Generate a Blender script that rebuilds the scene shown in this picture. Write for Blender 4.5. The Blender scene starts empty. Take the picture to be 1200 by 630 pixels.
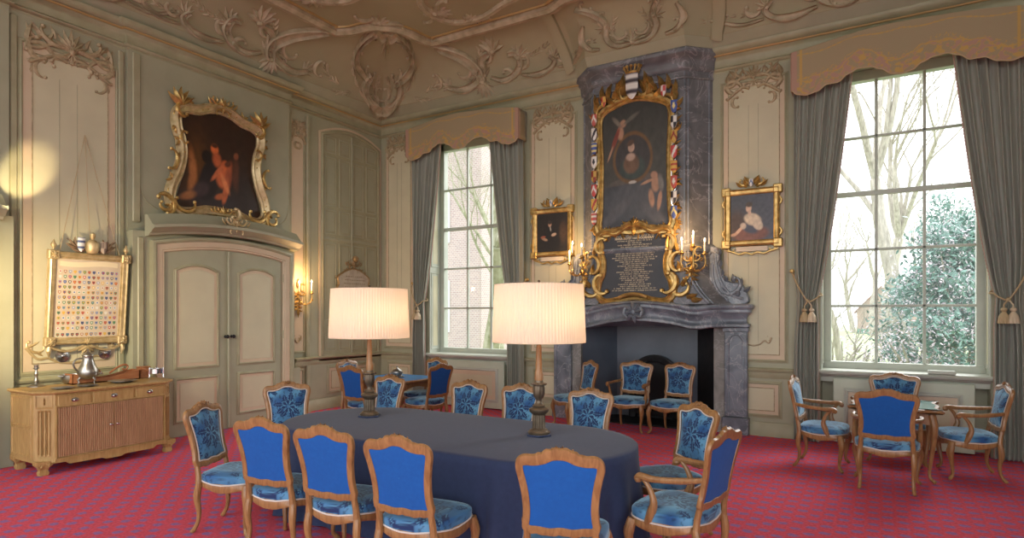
import bpy, bmesh, math, random
from mathutils import Vector, Matrix, noise
SC = bpy.context.scene
COL = SC.collection
PI = math.pi
def R(d): return math.radians(d)
random.seed(7)

# ------------------------------------------------------------------ camera model (used to survey the room)
F_PX, YAW, HZ, CAMZ = 719.0, R(31.0), 367.0, 1.7
sy_, cy_ = math.sin(YAW), math.cos(YAW)
def ray(px):
    k = (px - 600) / F_PX
    return (-sy_ + cy_ * k, cy_ + sy_ * k)
def at_z(px, py, z):
    d = (CAMZ - z) * F_PX / (py - HZ); r = ray(px)
    return Vector((r[0] * d, r[1] * d, z))
def on_left(px, py, X):
    r = ray(px); t = X / r[0]
    return (r[1] * t, CAMZ + (HZ - py) / F_PX * t)
def on_back(px, py, Y):
    r = ray(px); t = Y / r[1]
    return (r[0] * t, CAMZ + (HZ - py) / F_PX * t)

# ------------------------------------------------------------------ object helpers
def tag(o, label=None, cat=None, group=None, kind=None):
    if label: o['label'] = label
    if cat: o['category'] = cat
    if group: o['group'] = group
    if kind: o['kind'] = kind
    return o
def empty(name, loc, rz=0):
    o = bpy.data.objects.new(name, None); COL.objects.link(o)
    o.location = loc; o.rotation_euler = (0, 0, rz); o.empty_display_size = .1
    return o
def thing(name, label, cat, loc, rz=0, group=None):
    return tag(empty(name, loc, rz), label, cat, group)

class MB:
    def __init__(s): s.v = []; s.f = []; s.mi = []; s.cur = 0; s.c = []; s.col = (1, 1, 1); s.M = None
    def add(s, p):
        p = Vector(p)
        if s.M is not None: p = s.M(p) if callable(s.M) else s.M @ p
        s.v.append(p); s.c.append(s.col); return len(s.v) - 1
    def face(s, ids): s.f.append(tuple(ids)); s.mi.append(s.cur)
    def quad(s, a, b, c, d): s.face([s.add(p) for p in (a, b, c, d)])
    def box(s, x0, x1, y0, y1, z0, z1):
        i = [s.add((x, y, z)) for z in (z0, z1) for y in (y0, y1) for x in (x0, x1)]
        for q in ((0, 2, 3, 1), (4, 5, 7, 6), (0, 1, 5, 4), (2, 6, 7, 3), (0, 4, 6, 2), (1, 3, 7, 5)):
            s.face([i[k] for k in q])
    def bbox(s, x0, x1, y0, y1, z0, z1, b=.006):      # box with chamfered vertical and horizontal edges
        def ring(z, e):
            return [(x0 + e, y0, z), (x1 - e, y0, z), (x1, y0 + e, z), (x1, y1 - e, z), (x1 - e, y1, z), (x0 + e, y1, z), (x0, y1 - e, z), (x0, y0 + e, z)]
        def sh(z, e):
            return [(x0 + e + b, y0 + b, z), (x1 - e - b, y0 + b, z), (x1 - b, y0 + e + b, z), (x1 - b, y1 - e - b, z), (x1 - e - b, y1 - b, z), (x0 + e + b, y1 - b, z), (x0 + b, y1 - e - b, z), (x0 + b, y0 + e + b, z)]
        s.loft([sh(z0, b * .4), ring(z0 + b, b), ring(z1 - b, b), sh(z1, b * .4)])
    def loft(s, rings, closed=True, cap=True, loop=False):
        ids = [[s.add(p) for p in r] for r in rings]
        n = len(ids[0]); m = len(ids)
        for j in range(m if loop else m - 1):
            a, b = ids[j], ids[(j + 1) % m]
            for i in range(n if closed else n - 1):
                s.face((a[i], a[(i + 1) % n], b[(i + 1) % n], b[i]))
        if cap and closed and not loop:
            s.face(ids[0][::-1]); s.face(ids[-1])
        return ids
    def tube(s, path, rad, n=7, cap=True, loop=False, flat=1.0, up=None):
        path = [Vector(p) for p in path]; m = len(path)
        if not hasattr(rad, '__len__'): rad = [rad] * m
        rings = []; prev = None
        for i, p in enumerate(path):
            if loop: t = path[(i + 1) % m] - path[i - 1]
            else: t = path[min(i + 1, m - 1)] - path[max(i - 1, 0)]
            if t.length < 1e-9: t = Vector((0, 0, 1))
            t.normalize()
            if prev is None:
                ref = Vector(up) if up else (Vector((0, 0, 1)) if abs(t.z) < .9 else Vector((1, 0, 0)))
            else: ref = prev
            nrm = ref - t * ref.dot(t)
            if nrm.length < 1e-6: nrm = t.orthogonal()
            nrm.normalize(); prev = nrm; b = t.cross(nrm)
            rings.append([p + (nrm * math.cos(2 * PI * k / n) * flat + b * math.sin(2 * PI * k / n)) * rad[i] for k in range(n)])
        return s.loft(rings, cap=cap, loop=loop)
    def lathe(s, prof, c=(0, 0, 0), n=20, flute=None):
        rings = []
        for j, (r, z) in enumerate(prof):
            rg = []
            for k in range(n):
                a = 2 * PI * k / n; rr = max(r, 1e-4)
                if flute and flute[0] <= z <= flute[1]: rr *= 1 - flute[3] * (.5 + .5 * math.cos(a * flute[2]))
                rg.append((c[0] + rr * math.cos(a), c[1] + rr * math.sin(a), c[2] + z))
            rings.append(rg)
        s.loft(rings)
    def ball(s, c, r, n=8, sc=(1, 1, 1)):
        rings = []
        for j in range(n // 2 + 1):
            a = PI * j / (n // 2) ; rr = max(math.sin(a), .02)
            rings.append([(c[0] + r * sc[0] * rr * math.cos(2 * PI * k / n), c[1] + r * sc[1] * rr * math.sin(2 * PI * k / n), c[2] - r * sc[2] * math.cos(a)) for k in range(n)])
        s.loft(rings)
    def grid(s, fn, nu, nv, colfn=None, closed=False):
        ids = []
        for j in range(nv + 1):
            row = []
            for i in range(nu if closed else nu + 1):
                u, v = i / nu, j / nv
                if colfn: s.col = colfn(u, v)
                row.append(s.add(fn(u, v)))
            ids.append(row)
        n = len(ids[0])
        for j in range(nv):
            for i in range(n if closed else n - 1):
                s.face((ids[j][i], ids[j][(i + 1) % n], ids[j + 1][(i + 1) % n], ids[j + 1][i]))
        return ids
    def build(s, name, mats, parent=None, smooth=True, angle=38, fix=True):
        me = bpy.data.meshes.new(name)
        me.from_pydata([tuple(p) for p in s.v], [], s.f)
        if not isinstance(mats, (list, tuple)): mats = [mats]
        for m in mats: me.materials.append(m)
        if len(mats) > 1: me.polygons.foreach_set('material_index', s.mi)
        if any(c != (1, 1, 1) for c in s.c):
            at = me.color_attributes.new('Col', 'FLOAT_COLOR', 'POINT')
            at.data.foreach_set('color', [x for c in s.c for x in (c[0], c[1], c[2], 1.0)])
        if fix:
            bm = bmesh.new(); bm.from_mesh(me)
            bmesh.ops.recalc_face_normals(bm, faces=bm.faces); bm.to_mesh(me); bm.free()
        if smooth:
            me.polygons.foreach_set('use_smooth', [True] * len(me.polygons))
            me.set_sharp_from_angle(angle=R(angle))
        me.update()
        o = bpy.data.objects.new(name, me); COL.objects.link(o)
        if parent is not None: o.parent = parent
        return o
TRIM = [0]
def structure(mb, name, mats, parent=None, **k):
    if name == 'trim': TRIM[0] += 1; name = 'trim_%d' % TRIM[0]
    o = mb.build(name, mats, parent, **k)
    if parent is None: o['kind'] = 'structure'
    return o

# ------------------------------------------------------------------ curves and outlines
def catmull(pts, per=8, closed=False):
    P = [Vector(p) for p in pts]; n = len(P); out = []
    for i in range(n if closed else n - 1):
        p0 = P[(i - 1) % n] if closed or i > 0 else P[0]
        p1 = P[i]; p2 = P[(i + 1) % n]
        p3 = P[(i + 2) % n] if closed or i + 2 < n else P[-1]
        for k in range(per):
            t = k / per
            out.append(.5 * ((2 * p1) + (p2 - p0) * t + (2 * p0 - 5 * p1 + 4 * p2 - p3) * t * t + (3 * p1 - p0 - 3 * p2 + p3) * t ** 3))
    if not closed: out.append(P[-1])
    return out
def mirror(half):          # half outline from bottom centre up the +x side to top centre -> closed ccw outline
    return [Vector(p) for p in half] + [Vector((-p[0], p[1])) for p in half[-2:0:-1]]
def offset(out, o, closed=True):
    n = len(out); res = []
    for i in range(n):
        p = out[i]
        a = out[i - 1] if (closed or i > 0) else None
        b = out[(i + 1) % n] if (closed or i < n - 1) else None
        ns = []
        if a is not None:
            d = (p[0] - a[0], p[1] - a[1]); l = math.hypot(*d) or 1; ns.append((d[1] / l, -d[0] / l))
        if b is not None:
            d = (b[0] - p[0], b[1] - p[1]); l = math.hypot(*d) or 1; ns.append((d[1] / l, -d[0] / l))
        nx = sum(q[0] for q in ns); ny = sum(q[1] for q in ns); l = math.hypot(nx, ny) or 1; nx /= l; ny /= l
        c = max(.35, nx * ns[0][0] + ny * ns[0][1])
        res.append((p[0] + nx * o / c, p[1] + ny * o / c))
    return res
def rect(u0, u1, v0, v1): return [(u0, v0), (u1, v0), (u1, v1), (u0, v1)]
def arched(u0, u1, v0, v1, rise, n=14, notch=0):
    pts = [(u0, v0), (u1, v0)]
    for i in range(n + 1):
        t = i / n; pts.append((u1 + (u0 - u1) * t, v1 + rise * (1 - (2 * t - 1) ** 2)))
    return pts
def molding(mb, out, prof, mp, closed=True):
    lines = [[mp(q[0], q[1], w) for q in offset(out, o, closed)] for o, w in prof]
    mb.loft(lines, closed=closed, cap=False)
def fillpoly(mb, out, w, mp):       # flat centre-fan face of an outline
    mb.face([mb.add(mp(p[0], p[1], w)) for p in out])
def mapB(Y): return lambda u, v, w: Vector((u, Y - w, v))
def mapL(X): return lambda u, v, w: Vector((X + w, u, v))
LOC = lambda u, v, w: Vector((u, -w, v))
P_OGEE = [(0, 0), (.0, .018), (.012, .026), (.022, .022), (.030, .012), (.040, .012), (.045, .008), (.045, 0)]
P_THIN = [(0, 0), (.003, .007), (.009, .009), (.015, .007), (.018, 0)]
def scaleP(P, k, h=None): return [(a * k, b * (h or k)) for a, b in P]

def scroll(mb, mp, x, y, ang, L, k0, k1, r, S=False, n=16, ball=True, w0=.35, sides=6):
    def half(ang, sg):
        px, py, h = x, y, ang; pts = []
        for i in range(1, n + 1):
            t = i / n; h += sg * (k0 + k1 * t ** 3) * (1 / n) * .5
            px += math.cos(h) * L * .5 / n; py += math.sin(h) * L * .5 / n; pts.append((px, py, t))
        return pts
    A = half(ang, 1); B = half(ang + PI, 1 if S else -1)
    pts = B[::-1] + [(x, y, 0)] + A
    mb.tube([mp(a, b, r * w0) for a, b, t in pts], [r * (.35 + .65 * (1 - t ** 1.6)) for a, b, t in pts], n=sides)
    if ball:
        for e in (pts[0], pts[-1]):
            c = mp(e[0], e[1], r * .5); M0 = mb.M; mb.ball(c, r * .85, 6)
    return pts
def leaf(mb, mp, x, y, ang, l, w, h=None, bend=0, n=6):
    h = h or w * .5; L_, C_, R_ = [], [], []
    a = ang; px, py = x, y
    for i in range(n + 1):
        t = i / n; ww = w * .5 * math.sin(PI * min(1, .12 + .88 * t) ** .75) if t < 1 else 0
        nx, ny = -math.sin(a), math.cos(a)
        L_.append(mp(px + nx * ww, py + ny * ww, .001)); R_.append(mp(px - nx * ww, py - ny * ww, .001))
        C_.append(mp(px, py, h * (.5 + .8 * math.sin(PI * min(1, t + .1)))))
        a += bend / n; px += math.cos(a) * l / n; py += math.sin(a) * l / n
    mb.loft([L_, C_, R_], closed=False, cap=False)
def shell(mb, mp, x, y, ang, s, n=7, spread=1.1):
    for i in range(n):
        a = ang + spread * (i / (n - 1) * 2 - 1)
        leaf(mb, mp, x, y, a, s * (1 - .25 * abs(i / (n - 1) * 2 - 1)), s * .28, s * .14)
    mb.ball(mp(x, y, s * .1), s * .16, 8)
def cluster(mb, mp, x, y, s, up=PI / 2, seed=1):
    rnd = random.Random(seed)
    shell(mb, mp, x, y, up, s * .55)
    shell(mb, mp, x, y - s * .05 if abs(up - PI / 2) < .1 else y, up + PI, s * .4, 5)
    for sg in (-1, 1):
        def m2(u, v, w, sg=sg): return mp(x + sg * (u - x), v, w)
        scroll(mb, m2, x + s * .42, y + s * .05, .3, s * .95, 2.0, 6.5, s * .075)
        scroll(mb, m2, x + s * .3, y - s * .22, -.5, s * .7, -2.2, -6, s * .06)
        leaf(mb, m2, x + s * .55, y + s * .12, 1.0, s * .4, s * .12, bend=-.8)
        leaf(mb, m2, x + s * .7, y + s * .02, .4, s * .45, s * .11, bend=.9)
        leaf(mb, m2, x + s * .35, y + s * .2, 1.5, s * .3, s * .1, bend=-.5)

# ------------------------------------------------------------------ materials
def nodes(name):
    m = bpy.data.materials.new(name); m.use_nodes = True
    nt = m.node_tree; b = nt.nodes['Principled BSDF']
    return m, nt, b
def ramp(nt, fac, stops):
    r = nt.nodes.new('ShaderNodeValToRGB'); e = r.color_ramp.elements
    while len(e) < len(stops): e.new(.5)
    for i, (p, c) in enumerate(stops): e[i].position = p; e[i].color = (*c, 1)
    nt.links.new(fac, r.inputs[0]); return r.outputs[0]
def mat(name, c, rough=.6, metal=0, c2=None, scale=8, stretch=(1, 1, 1), bump=0, bscale=None, spec=None, detail=6, sheen=0, coat=0, lo=.35, hi=.65, dist=0):
    m, nt, b = nodes(name)
    b.inputs['Base Color'].default_value = (*c, 1); b.inputs['Roughness'].default_value = rough; b.inputs['Metallic'].default_value = metal
    if spec is not None: b.inputs['Specular IOR Level'].default_value = spec
    if sheen: b.inputs['Sheen Weight'].default_value = sheen; b.inputs['Sheen Roughness'].default_value = .4
    if coat: b.inputs['Coat Weight'].default_value = coat; b.inputs['Coat Roughness'].default_value = .2
    if c2 or bump:
        tc = nt.nodes.new('ShaderNodeTexCoord'); mp = nt.nodes.new('ShaderNodeMapping'); mp.inputs['Scale'].default_value = stretch
        nt.links.new(tc.outputs['Object'], mp.inputs[0])
        if c2:
            n = nt.nodes.new('ShaderNodeTexNoise'); n.inputs['Scale'].default_value = scale; n.inputs['Detail'].default_value = detail
            n.inputs['Distortion'].default_value = dist
            nt.links.new(mp.outputs[0], n.inputs['Vector'])
            nt.links.new(ramp(nt, n.outputs[0], [(lo, c), (hi, c2)]), b.inputs['Base Color'])
        if bump:
            n2 = nt.nodes.new('ShaderNodeTexNoise'); n2.inputs['Scale'].default_value = bscale or scale * 3; n2.inputs['Detail'].default_value = 4
            nt.links.new(mp.outputs[0], n2.inputs['Vector'])
            bp = nt.nodes.new('ShaderNodeBump'); bp.inputs['Strength'].default_value = bump; bp.inputs['Distance'].default_value = .01
            nt.links.new(n2.outputs[0], bp.inputs['Height']); nt.links.new(bp.outputs[0], b.inputs['Normal'])
    return m
def vcmat(name, rough=.6, sheen=0, metal=0, bump=0):
    m, nt, b = nodes(name)
    a = nt.nodes.new('ShaderNodeVertexColor'); a.layer_name = 'Col'
    nt.links.new(a.outputs[0], b.inputs['Base Color']); b.inputs['Roughness'].default_value = rough; b.inputs['Metallic'].default_value = metal
    if sheen:
        b.inputs['Sheen Weight'].default_value = sheen; b.inputs['Sheen Roughness'].default_value = .35; b.inputs['Sheen Tint'].default_value = (.6, .85, 1, 1)
    return m
M = {}
M['sage'] = mat('sage_paint', (.36, .36, .25), .5, c2=(.40, .40, .28), scale=3)
M['sage_line'] = mat('sage_moulding_paint', (.345, .33, .21), .45, c2=(.40, .385, .25), scale=5)
M['pink'] = mat('pink_beige_paint', (.60, .485, .34), .5, c2=(.65, .53, .375), scale=3)
M['cream'] = mat('cream_paint', (.58, .54, .375), .5, c2=(.63, .59, .41), scale=2.5)
M['dimgold'] = mat('dull_gilding', (.50, .40, .25), .5, .1, c2=(.34, .27, .16), scale=20)
M['goldline'] = mat('ochre_gilt_line', (.50, .35, .15), .4, .2)
M['ceil'] = mat('ceiling_plaster', (.37, .335, .215), .85, c2=(.40, .365, .235), scale=1.5)
M['stucco'] = mat('stucco_relief', (.56, .485, .345), .7, c2=(.36, .31, .20), scale=6)  # brown mottling put into the colour for the shade of the crevices
M['gold'] = mat('gilt', (.70, .47, .17), .35, .7, c2=(.40, .26, .09), scale=14, bump=.2, bscale=60)
M['palegold'] = mat('pale_gilt', (.70, .56, .32), .42, .45, c2=(.50, .38, .19), scale=14)
M['wood'] = mat('walnut', (.23, .108, .038), .38, c2=(.36, .185, .07), scale=5, stretch=(6, 6, 1.2), coat=.25, dist=1.2)
M['pine'] = mat('honey_oak', (.40, .245, .085), .5, c2=(.51, .335, .13), scale=6, stretch=(5, 5, .8), dist=1)
M['oakdark'] = mat('brown_oak', (.36, .19, .09), .5, c2=(.46, .26, .13), scale=6, stretch=(5, 5, .6), dist=1)
M['redwood'] = mat('red_brown_wood', (.33, .12, .05), .45, c2=(.42, .18, .08), scale=6, stretch=(1, 6, 6))
M['velvet'] = vcmat('blue_damask_velvet', .75, sheen=.8)
M['cloth'] = mat('royal_blue_cloth', (.0005, .078, .33), .85, c2=(.001, .088, .36), scale=40, sheen=.08)
M['piping'] = mat('pale_piping', (.62, .55, .50), .8)
M['navy'] = mat('navy_tablecloth', (.016, .029, .080), .85, c2=(.020, .034, .09), scale=30, sheen=.12, bump=.1, bscale=4)
M['bluecloth'] = mat('bright_blue_table_leather', (.02, .19, .50), .45, c2=(.03, .24, .56), scale=6)
M['drape'] = mat('taupe_silk', (.27, .285, .235), .6, c2=(.33, .345, .29), scale=3, stretch=(20, 20, .3), sheen=.3)
M['fringe'] = mat('pink_braid', (.50, .34, .29), .8)
M['rope'] = mat('beige_rope', (.50, .38, .22), .7)
M['tassel'] = mat('tassel_silk', (.66, .54, .38), .7)
M['valance'] = vcmat('brocade', .7, sheen=.2)
M['paint'] = vcmat('oil_paint', .45)
M['vc'] = vcmat('painted', .6)
M['paleturq'] = mat('pale_turquoise_top', (.30, .55, .53), .15, c2=(.38, .62, .58), scale=5)
M['pewter'] = mat('pewter', (.42, .41, .38), .3, .9, c2=(.32, .31, .29), scale=10)
M['silver'] = mat('silver', (.72, .72, .72), .18, 1)
M['iron'] = mat('dark_iron', (.018, .018, .02), .5, .4, c2=(.03, .03, .032), scale=8)
M['bronze'] = mat('dark_bronze', (.10, .075, .05), .4, .5, c2=(.17, .13, .09), scale=14)
M['fireplate'] = mat('blue_grey_slate', (.075, .092, .12), .35, c2=(.11, .13, .165), scale=2)
M['soot'] = mat('sooty_black', (.006, .006, .008), .6)
M['slate'] = mat('black_tablet', (.035, .038, .048), .45, c2=(.045, .048, .058), scale=4)
M['letter'] = mat('gilt_letters', (.85, .74, .50), .5)
M['candle'] = mat('candle_wax', (.85, .80, .68), .5)
M['white'] = mat('white_label', (.66, .58, .46), .6)
M['winframe'] = mat('window_paint', (.47, .50, .43), .4, c2=(.52, .55, .47), scale=4)
M['mint'] = mat('pale_green_panel_paint', (.52, .57, .45), .4, c2=(.56, .61, .48), scale=3)
M['brick'] = None
# marble
def marble(name, a, b_, vein, rough):
    m, nt, b = nodes(name); tc = nt.nodes.new('ShaderNodeTexCoord')
    n = nt.nodes.new('ShaderNodeTexNoise'); n.inputs['Scale'].default_value = 3.2; n.inputs['Detail'].default_value = 9; n.inputs['Distortion'].default_value = .8
    n2 = nt.nodes.new('ShaderNodeTexNoise'); n2.inputs['Scale'].default_value = 2.6; n2.inputs['Detail'].default_value = 5; n2.inputs['Distortion'].default_value = 1.6
    for q in (n, n2): nt.links.new(tc.outputs['Object'], q.inputs['Vector'])
    base = ramp(nt, n.outputs[0], [(.36, a), (.64, b_)])
    vm = ramp(nt, n2.outputs[0], [(.475, (0, 0, 0)), (.497, (1, 1, 1)), (.515, (0, 0, 0))])
    mx = nt.nodes.new('ShaderNodeMix'); mx.data_type = 'RGBA'; mx.inputs[7].default_value = (*vein, 1)
    mul = nt.nodes.new('ShaderNodeMath'); mul.operation = 'MULTIPLY'; mul.inputs[1].default_value = .45
    nt.links.new(vm, mul.inputs[0]); nt.links.new(mul.outputs[0], mx.inputs[0]); nt.links.new(base, mx.inputs[6])
    nt.links.new(mx.outputs[2], b.inputs['Base Color']); b.inputs['Roughness'].default_value = rough
    return m
M['marble'] = marble('grey_marble', (.115, .135, .165), (.24, .27, .315), (.55, .55, .57), .28)
M['marble2'] = marble('violet_grey_marble', (.11, .115, .125), (.19, .195, .21), (.5, .48, .5), .4)
M['stone'] = marble('rough_grey_stone', (.17, .165, .155), (.29, .28, .26), (.45, .44, .42), .6)
# glass pane: clear with a reflection
m, nt, b = nodes('window_glass'); nt.nodes.remove(b)
tr = nt.nodes.new('ShaderNodeBsdfTransparent'); tr.inputs[0].default_value = (.97, .98, .98, 1)
gl = nt.nodes.new('ShaderNodeBsdfGlossy'); gl.inputs['Roughness'].default_value = .02
fr = nt.nodes.new('ShaderNodeFresnel'); fr.inputs[0].default_value = 1.35
mx = nt.nodes.new('ShaderNodeMixShader'); nt.links.new(fr.outputs[0], mx.inputs[0]); nt.links.new(tr.outputs[0], mx.inputs[1]); nt.links.new(gl.outputs[0], mx.inputs[2])
nt.links.new(mx.outputs[0], nt.nodes['Material Output'].inputs[0]); M['glass'] = m
# pleated lamp shade: fabric lit from inside
m, nt, b = nodes('pleated_shade_fabric'); nt.nodes.remove(b)
df = nt.nodes.new('ShaderNodeBsdfDiffuse'); df.inputs[0].default_value = (.86, .82, .76, 1)
tl = nt.nodes.new('ShaderNodeBsdfTranslucent'); tl.inputs[0].default_value = (.95, .83, .68, 1)
mx = nt.nodes.new('ShaderNodeMixShader'); mx.inputs[0].default_value = .55
nt.links.new(df.outputs[0], mx.inputs[1]); nt.links.new(tl.outputs[0], mx.inputs[2]); nt.links.new(mx.outputs[0], nt.nodes['Material Output'].inputs[0]); M['shade'] = m
def emis(name, c, s):
    m, nt, b = nodes(name); b.inputs['Emission Color'].default_value = (*c, 1); b.inputs['Emission Strength'].default_value = s; b.inputs['Base Color'].default_value = (*c, 1); return m
M['flame'] = emis('candle_bulb', (1, .72, .38), 14)
# carpet: red pile with staggered blue-violet motifs
m, nt, b = nodes('patterned_carpet'); L = nt.links.new
tc = nt.nodes.new('ShaderNodeTexCoord'); nz = nt.nodes.new('ShaderNodeTexNoise'); nz.inputs['Scale'].default_value = 26; nz.inputs['Detail'].default_value = 2
L(tc.outputs['Object'], nz.inputs['Vector'])
sub = nt.nodes.new('ShaderNodeVectorMath'); sub.operation = 'SUBTRACT'; sub.inputs[1].default_value = (.5, .5, .5); L(nz.outputs['Color'], sub.inputs[0])
sc = nt.nodes.new('ShaderNodeVectorMath'); sc.operation = 'SCALE'; sc.inputs['Scale'].default_value = .05; L(sub.outputs[0], sc.inputs[0])
ad = nt.nodes.new('ShaderNodeVectorMath'); L(tc.outputs['Object'], ad.inputs[0]); L(sc.outputs[0], ad.inputs[1])
mpn = nt.nodes.new('ShaderNodeMapping'); mpn.inputs['Rotation'].default_value = (0, 0, R(0)); L(ad.outputs[0], mpn.inputs[0])
sp = nt.nodes.new('ShaderNodeSeparateXYZ'); L(mpn.outputs[0], sp.inputs[0])
def mth(op, a, b_=None):
    n = nt.nodes.new('ShaderNodeMath'); n.operation = op
    for i, q in enumerate((a, b_)):
        if q is None: continue
        if isinstance(q, (int, float)): n.inputs[i].default_value = q
        else: L(q, n.inputs[i])
    return n.outputs[0]
sx = mth('SINE', mth('MULTIPLY', sp.outputs[0], 2 * PI / .21)); sy = mth('SINE', mth('MULTIPLY', sp.outputs[1], 2 * PI / .17))
pr = mth('MULTIPLY', sx, sy)
n3 = nt.nodes.new('ShaderNodeTexNoise'); n3.inputs['Scale'].default_value = 160; L(tc.outputs['Object'], n3.inputs['Vector'])
pr2 = mth('ADD', pr, mth('MULTIPLY', mth('SUBTRACT', n3.outputs[0], .5), .9))
cr = ramp(nt, pr2, [(.18, (.70, .10, .145)), (.55, (.34, .16, .36))])
n4 = nt.nodes.new('ShaderNodeTexNoise'); n4.inputs['Scale'].default_value = 45; L(tc.outputs['Object'], n4.inputs['Vector'])
v4 = mth('ADD', mth('MULTIPLY', n4.outputs[0], .7), .62)
vm = nt.nodes.new('ShaderNodeVectorMath'); vm.operation = 'SCALE'; L(cr, vm.inputs[0]); L(v4, vm.inputs['Scale'])
L(vm.outputs[0], b.inputs['Base Color']); b.inputs['Roughness'].default_value = .95; b.inputs['Specular IOR Level'].default_value = .1
M['carpet'] = m
# brick facade
m, nt, b = nodes('pink_grey_brick'); br = nt.nodes.new('ShaderNodeTexBrick'); tc = nt.nodes.new('ShaderNodeTexCoord'); mpn = nt.nodes.new('ShaderNodeMapping')
s1 = nt.nodes.new('ShaderNodeSeparateXYZ'); c1 = nt.nodes.new('ShaderNodeCombineXYZ'); a1 = nt.nodes.new('ShaderNodeMath'); nt.links.new(tc.outputs['Object'], s1.inputs[0])
nt.links.new(s1.outputs[0], a1.inputs[0]); nt.links.new(s1.outputs[1], a1.inputs[1]); nt.links.new(a1.outputs[0], c1.inputs[0]); nt.links.new(s1.outputs[2], c1.inputs[1])
nt.links.new(c1.outputs[0], mpn.inputs[0]); nt.links.new(mpn.outputs[0], br.inputs['Vector'])
br.inputs['Color1'].default_value = (.50, .38, .36, 1); br.inputs['Color2'].default_value = (.40, .30, .30, 1); br.inputs['Mortar'].default_value = (.6, .56, .55, 1)
br.inputs['Scale'].default_value = 3.2; br.inputs['Mortar Size'].default_value = .03
nt.links.new(br.outputs[0], b.inputs['Base Color']); b.inputs['Roughness'].default_value = .9; M['brick'] = m
M['bark'] = mat('pale_bark', (.30, .275, .235), .9, c2=(.52, .48, .42), scale=4, stretch=(3, 3, .6))
M['mossbark'] = mat('mossy_bark', (.24, .25, .15), .9, c2=(.42, .41, .31), scale=5)
M['leafm'] = mat('holly_leaves', (.10, .20, .17), .5, c2=(.22, .36, .31), scale=30)
M['leafp'] = mat('pale_pink_buds', (.75, .66, .74), .7)
M['grass'] = mat('lawn_grass', (.25, .31, .15), .9, c2=(.33, .38, .21), scale=2)
M['neutral'] = mat('neutral_ground', (.34, .31, .27), .95, c2=(.42, .38, .33), scale=3)
M['render'] = mat('house_render', (.50, .38, .33), .8)
M['tiles'] = mat('house_tiles', (.30, .16, .12), .8)
M['winwhite'] = mat('house_white_wood', (.8, .8, .8), .5)
M['winblack'] = mat('house_dark_glass', (.08, .09, .1), .2)
# ================================================================== ROOM SHELL
XL, XD, YB = -8.5, -8.28, 9.1          # left wall plane, projecting door bays, back wall plane
CXF = -3.1                             # chimney axis
WCX = [-6.38, .215]                    # window axes
WH = .90                               # half width of a window recess
ZC = 5.46                              # cornice top
mb = MB(); mb.quad((-9, -3.2, 0), (3.2, -3.2, 0), (3.2, 10, 0), (-9, 10, 0)); structure(mb, 'floor', M['carpet'])
# back wall, pierced by two windows and the hearth
mb = MB()
def wallbox(x0, x1, z0, z1): mb.box(x0, x1, YB, YB + .5, z0, z1)
wallbox(XL - .4, WCX[0] - WH, 0, 5.9); wallbox(WCX[0] + WH, CXF - 1.05, 0, 5.9)
wallbox(CXF + 1.05, WCX[1] - WH, 0, 5.9); wallbox(WCX[1] + WH, 3.2, 0, 5.9)
for c in WCX:
    wallbox(c - WH, c + WH, 4.93, 5.9)
    mb.box(c - WH, c + WH, YB + .28, YB + .5, 0, .93)
wallbox(CXF - 1.05, CXF + 1.05, 1.55, 5.9)
bw = structure(mb, 'wall_back', M['sage'])
# left wall with two projecting door bays
mb = MB()
YA0, YA1 = 4.27, 6.82                  # bay of the double door
mb.box(XL - .4, XL, -3.2, YB + .5, 0, 5.9)
mb.box(XL - .2, XL + .05, 2.9, YA0 + .1, 0, 5.2)
for a, b_ in ((YA0, YA1), (-3.2, 3.0)):
    mb.box(XL - .1, XL + .10, a, b_, 2.77, 5.2); mb.box(XL - .1, XD, a, b_, 0, 2.78)
structure(mb, 'wall_left', M['sage'])
mb = MB(); mb.box(3.0, 3.2, 1.2, YB, 0, 5.9); structure(mb, 'wall_right', M['sage'])
XU = XL + .10
XR = XL + .05                          # recessed panel between the bays

# ------------------------------------------------------------------ ceiling: cove, bands and flat
TX, TY, TZ = -7.45, 8.05, 6.2
BX, BY = XL + .14, YB - .14
U1, U2 = 6.93, 9.93
carc = catmull([(TX, 6.93), (-7.2, 7.05), (-6.85, 7.1), (-6.63, 7.25), (-6.5, 7.5), (-6.45, 7.85), (-6.39, TY)], 8)
def cove_bt(u):
    if u < U1: return Vector((BX, u, 0)), Vector((TX, u, 0))
    if u < U2:
        t = (u - U1) / (U2 - U1); p = carc[min(len(carc) - 1, int(round(t * (len(carc) - 1))))]
        f = t * (len(carc) - 1); i = min(int(f), len(carc) - 2); p = carc[i].lerp(carc[i + 1], f - i)
        if t < .5: b = Vector((BX, U1 + (BY - U1) * t * 2, 0))
        else: b = Vector((BX + (-6.39 - BX) * (t - .5) * 2, BY, 0))
        return b, Vector((p[0], p[1], 0))
    x = -6.39 + (u - U2)
    by = BY; ty = TY
    d = abs(x - CXF)
    if d < 1.05: k = min(1, (1.05 - d) / .3); by -= .30 * k; ty -= .16 * k
    return Vector((x, by, 0)), Vector((x, ty, 0))
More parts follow.
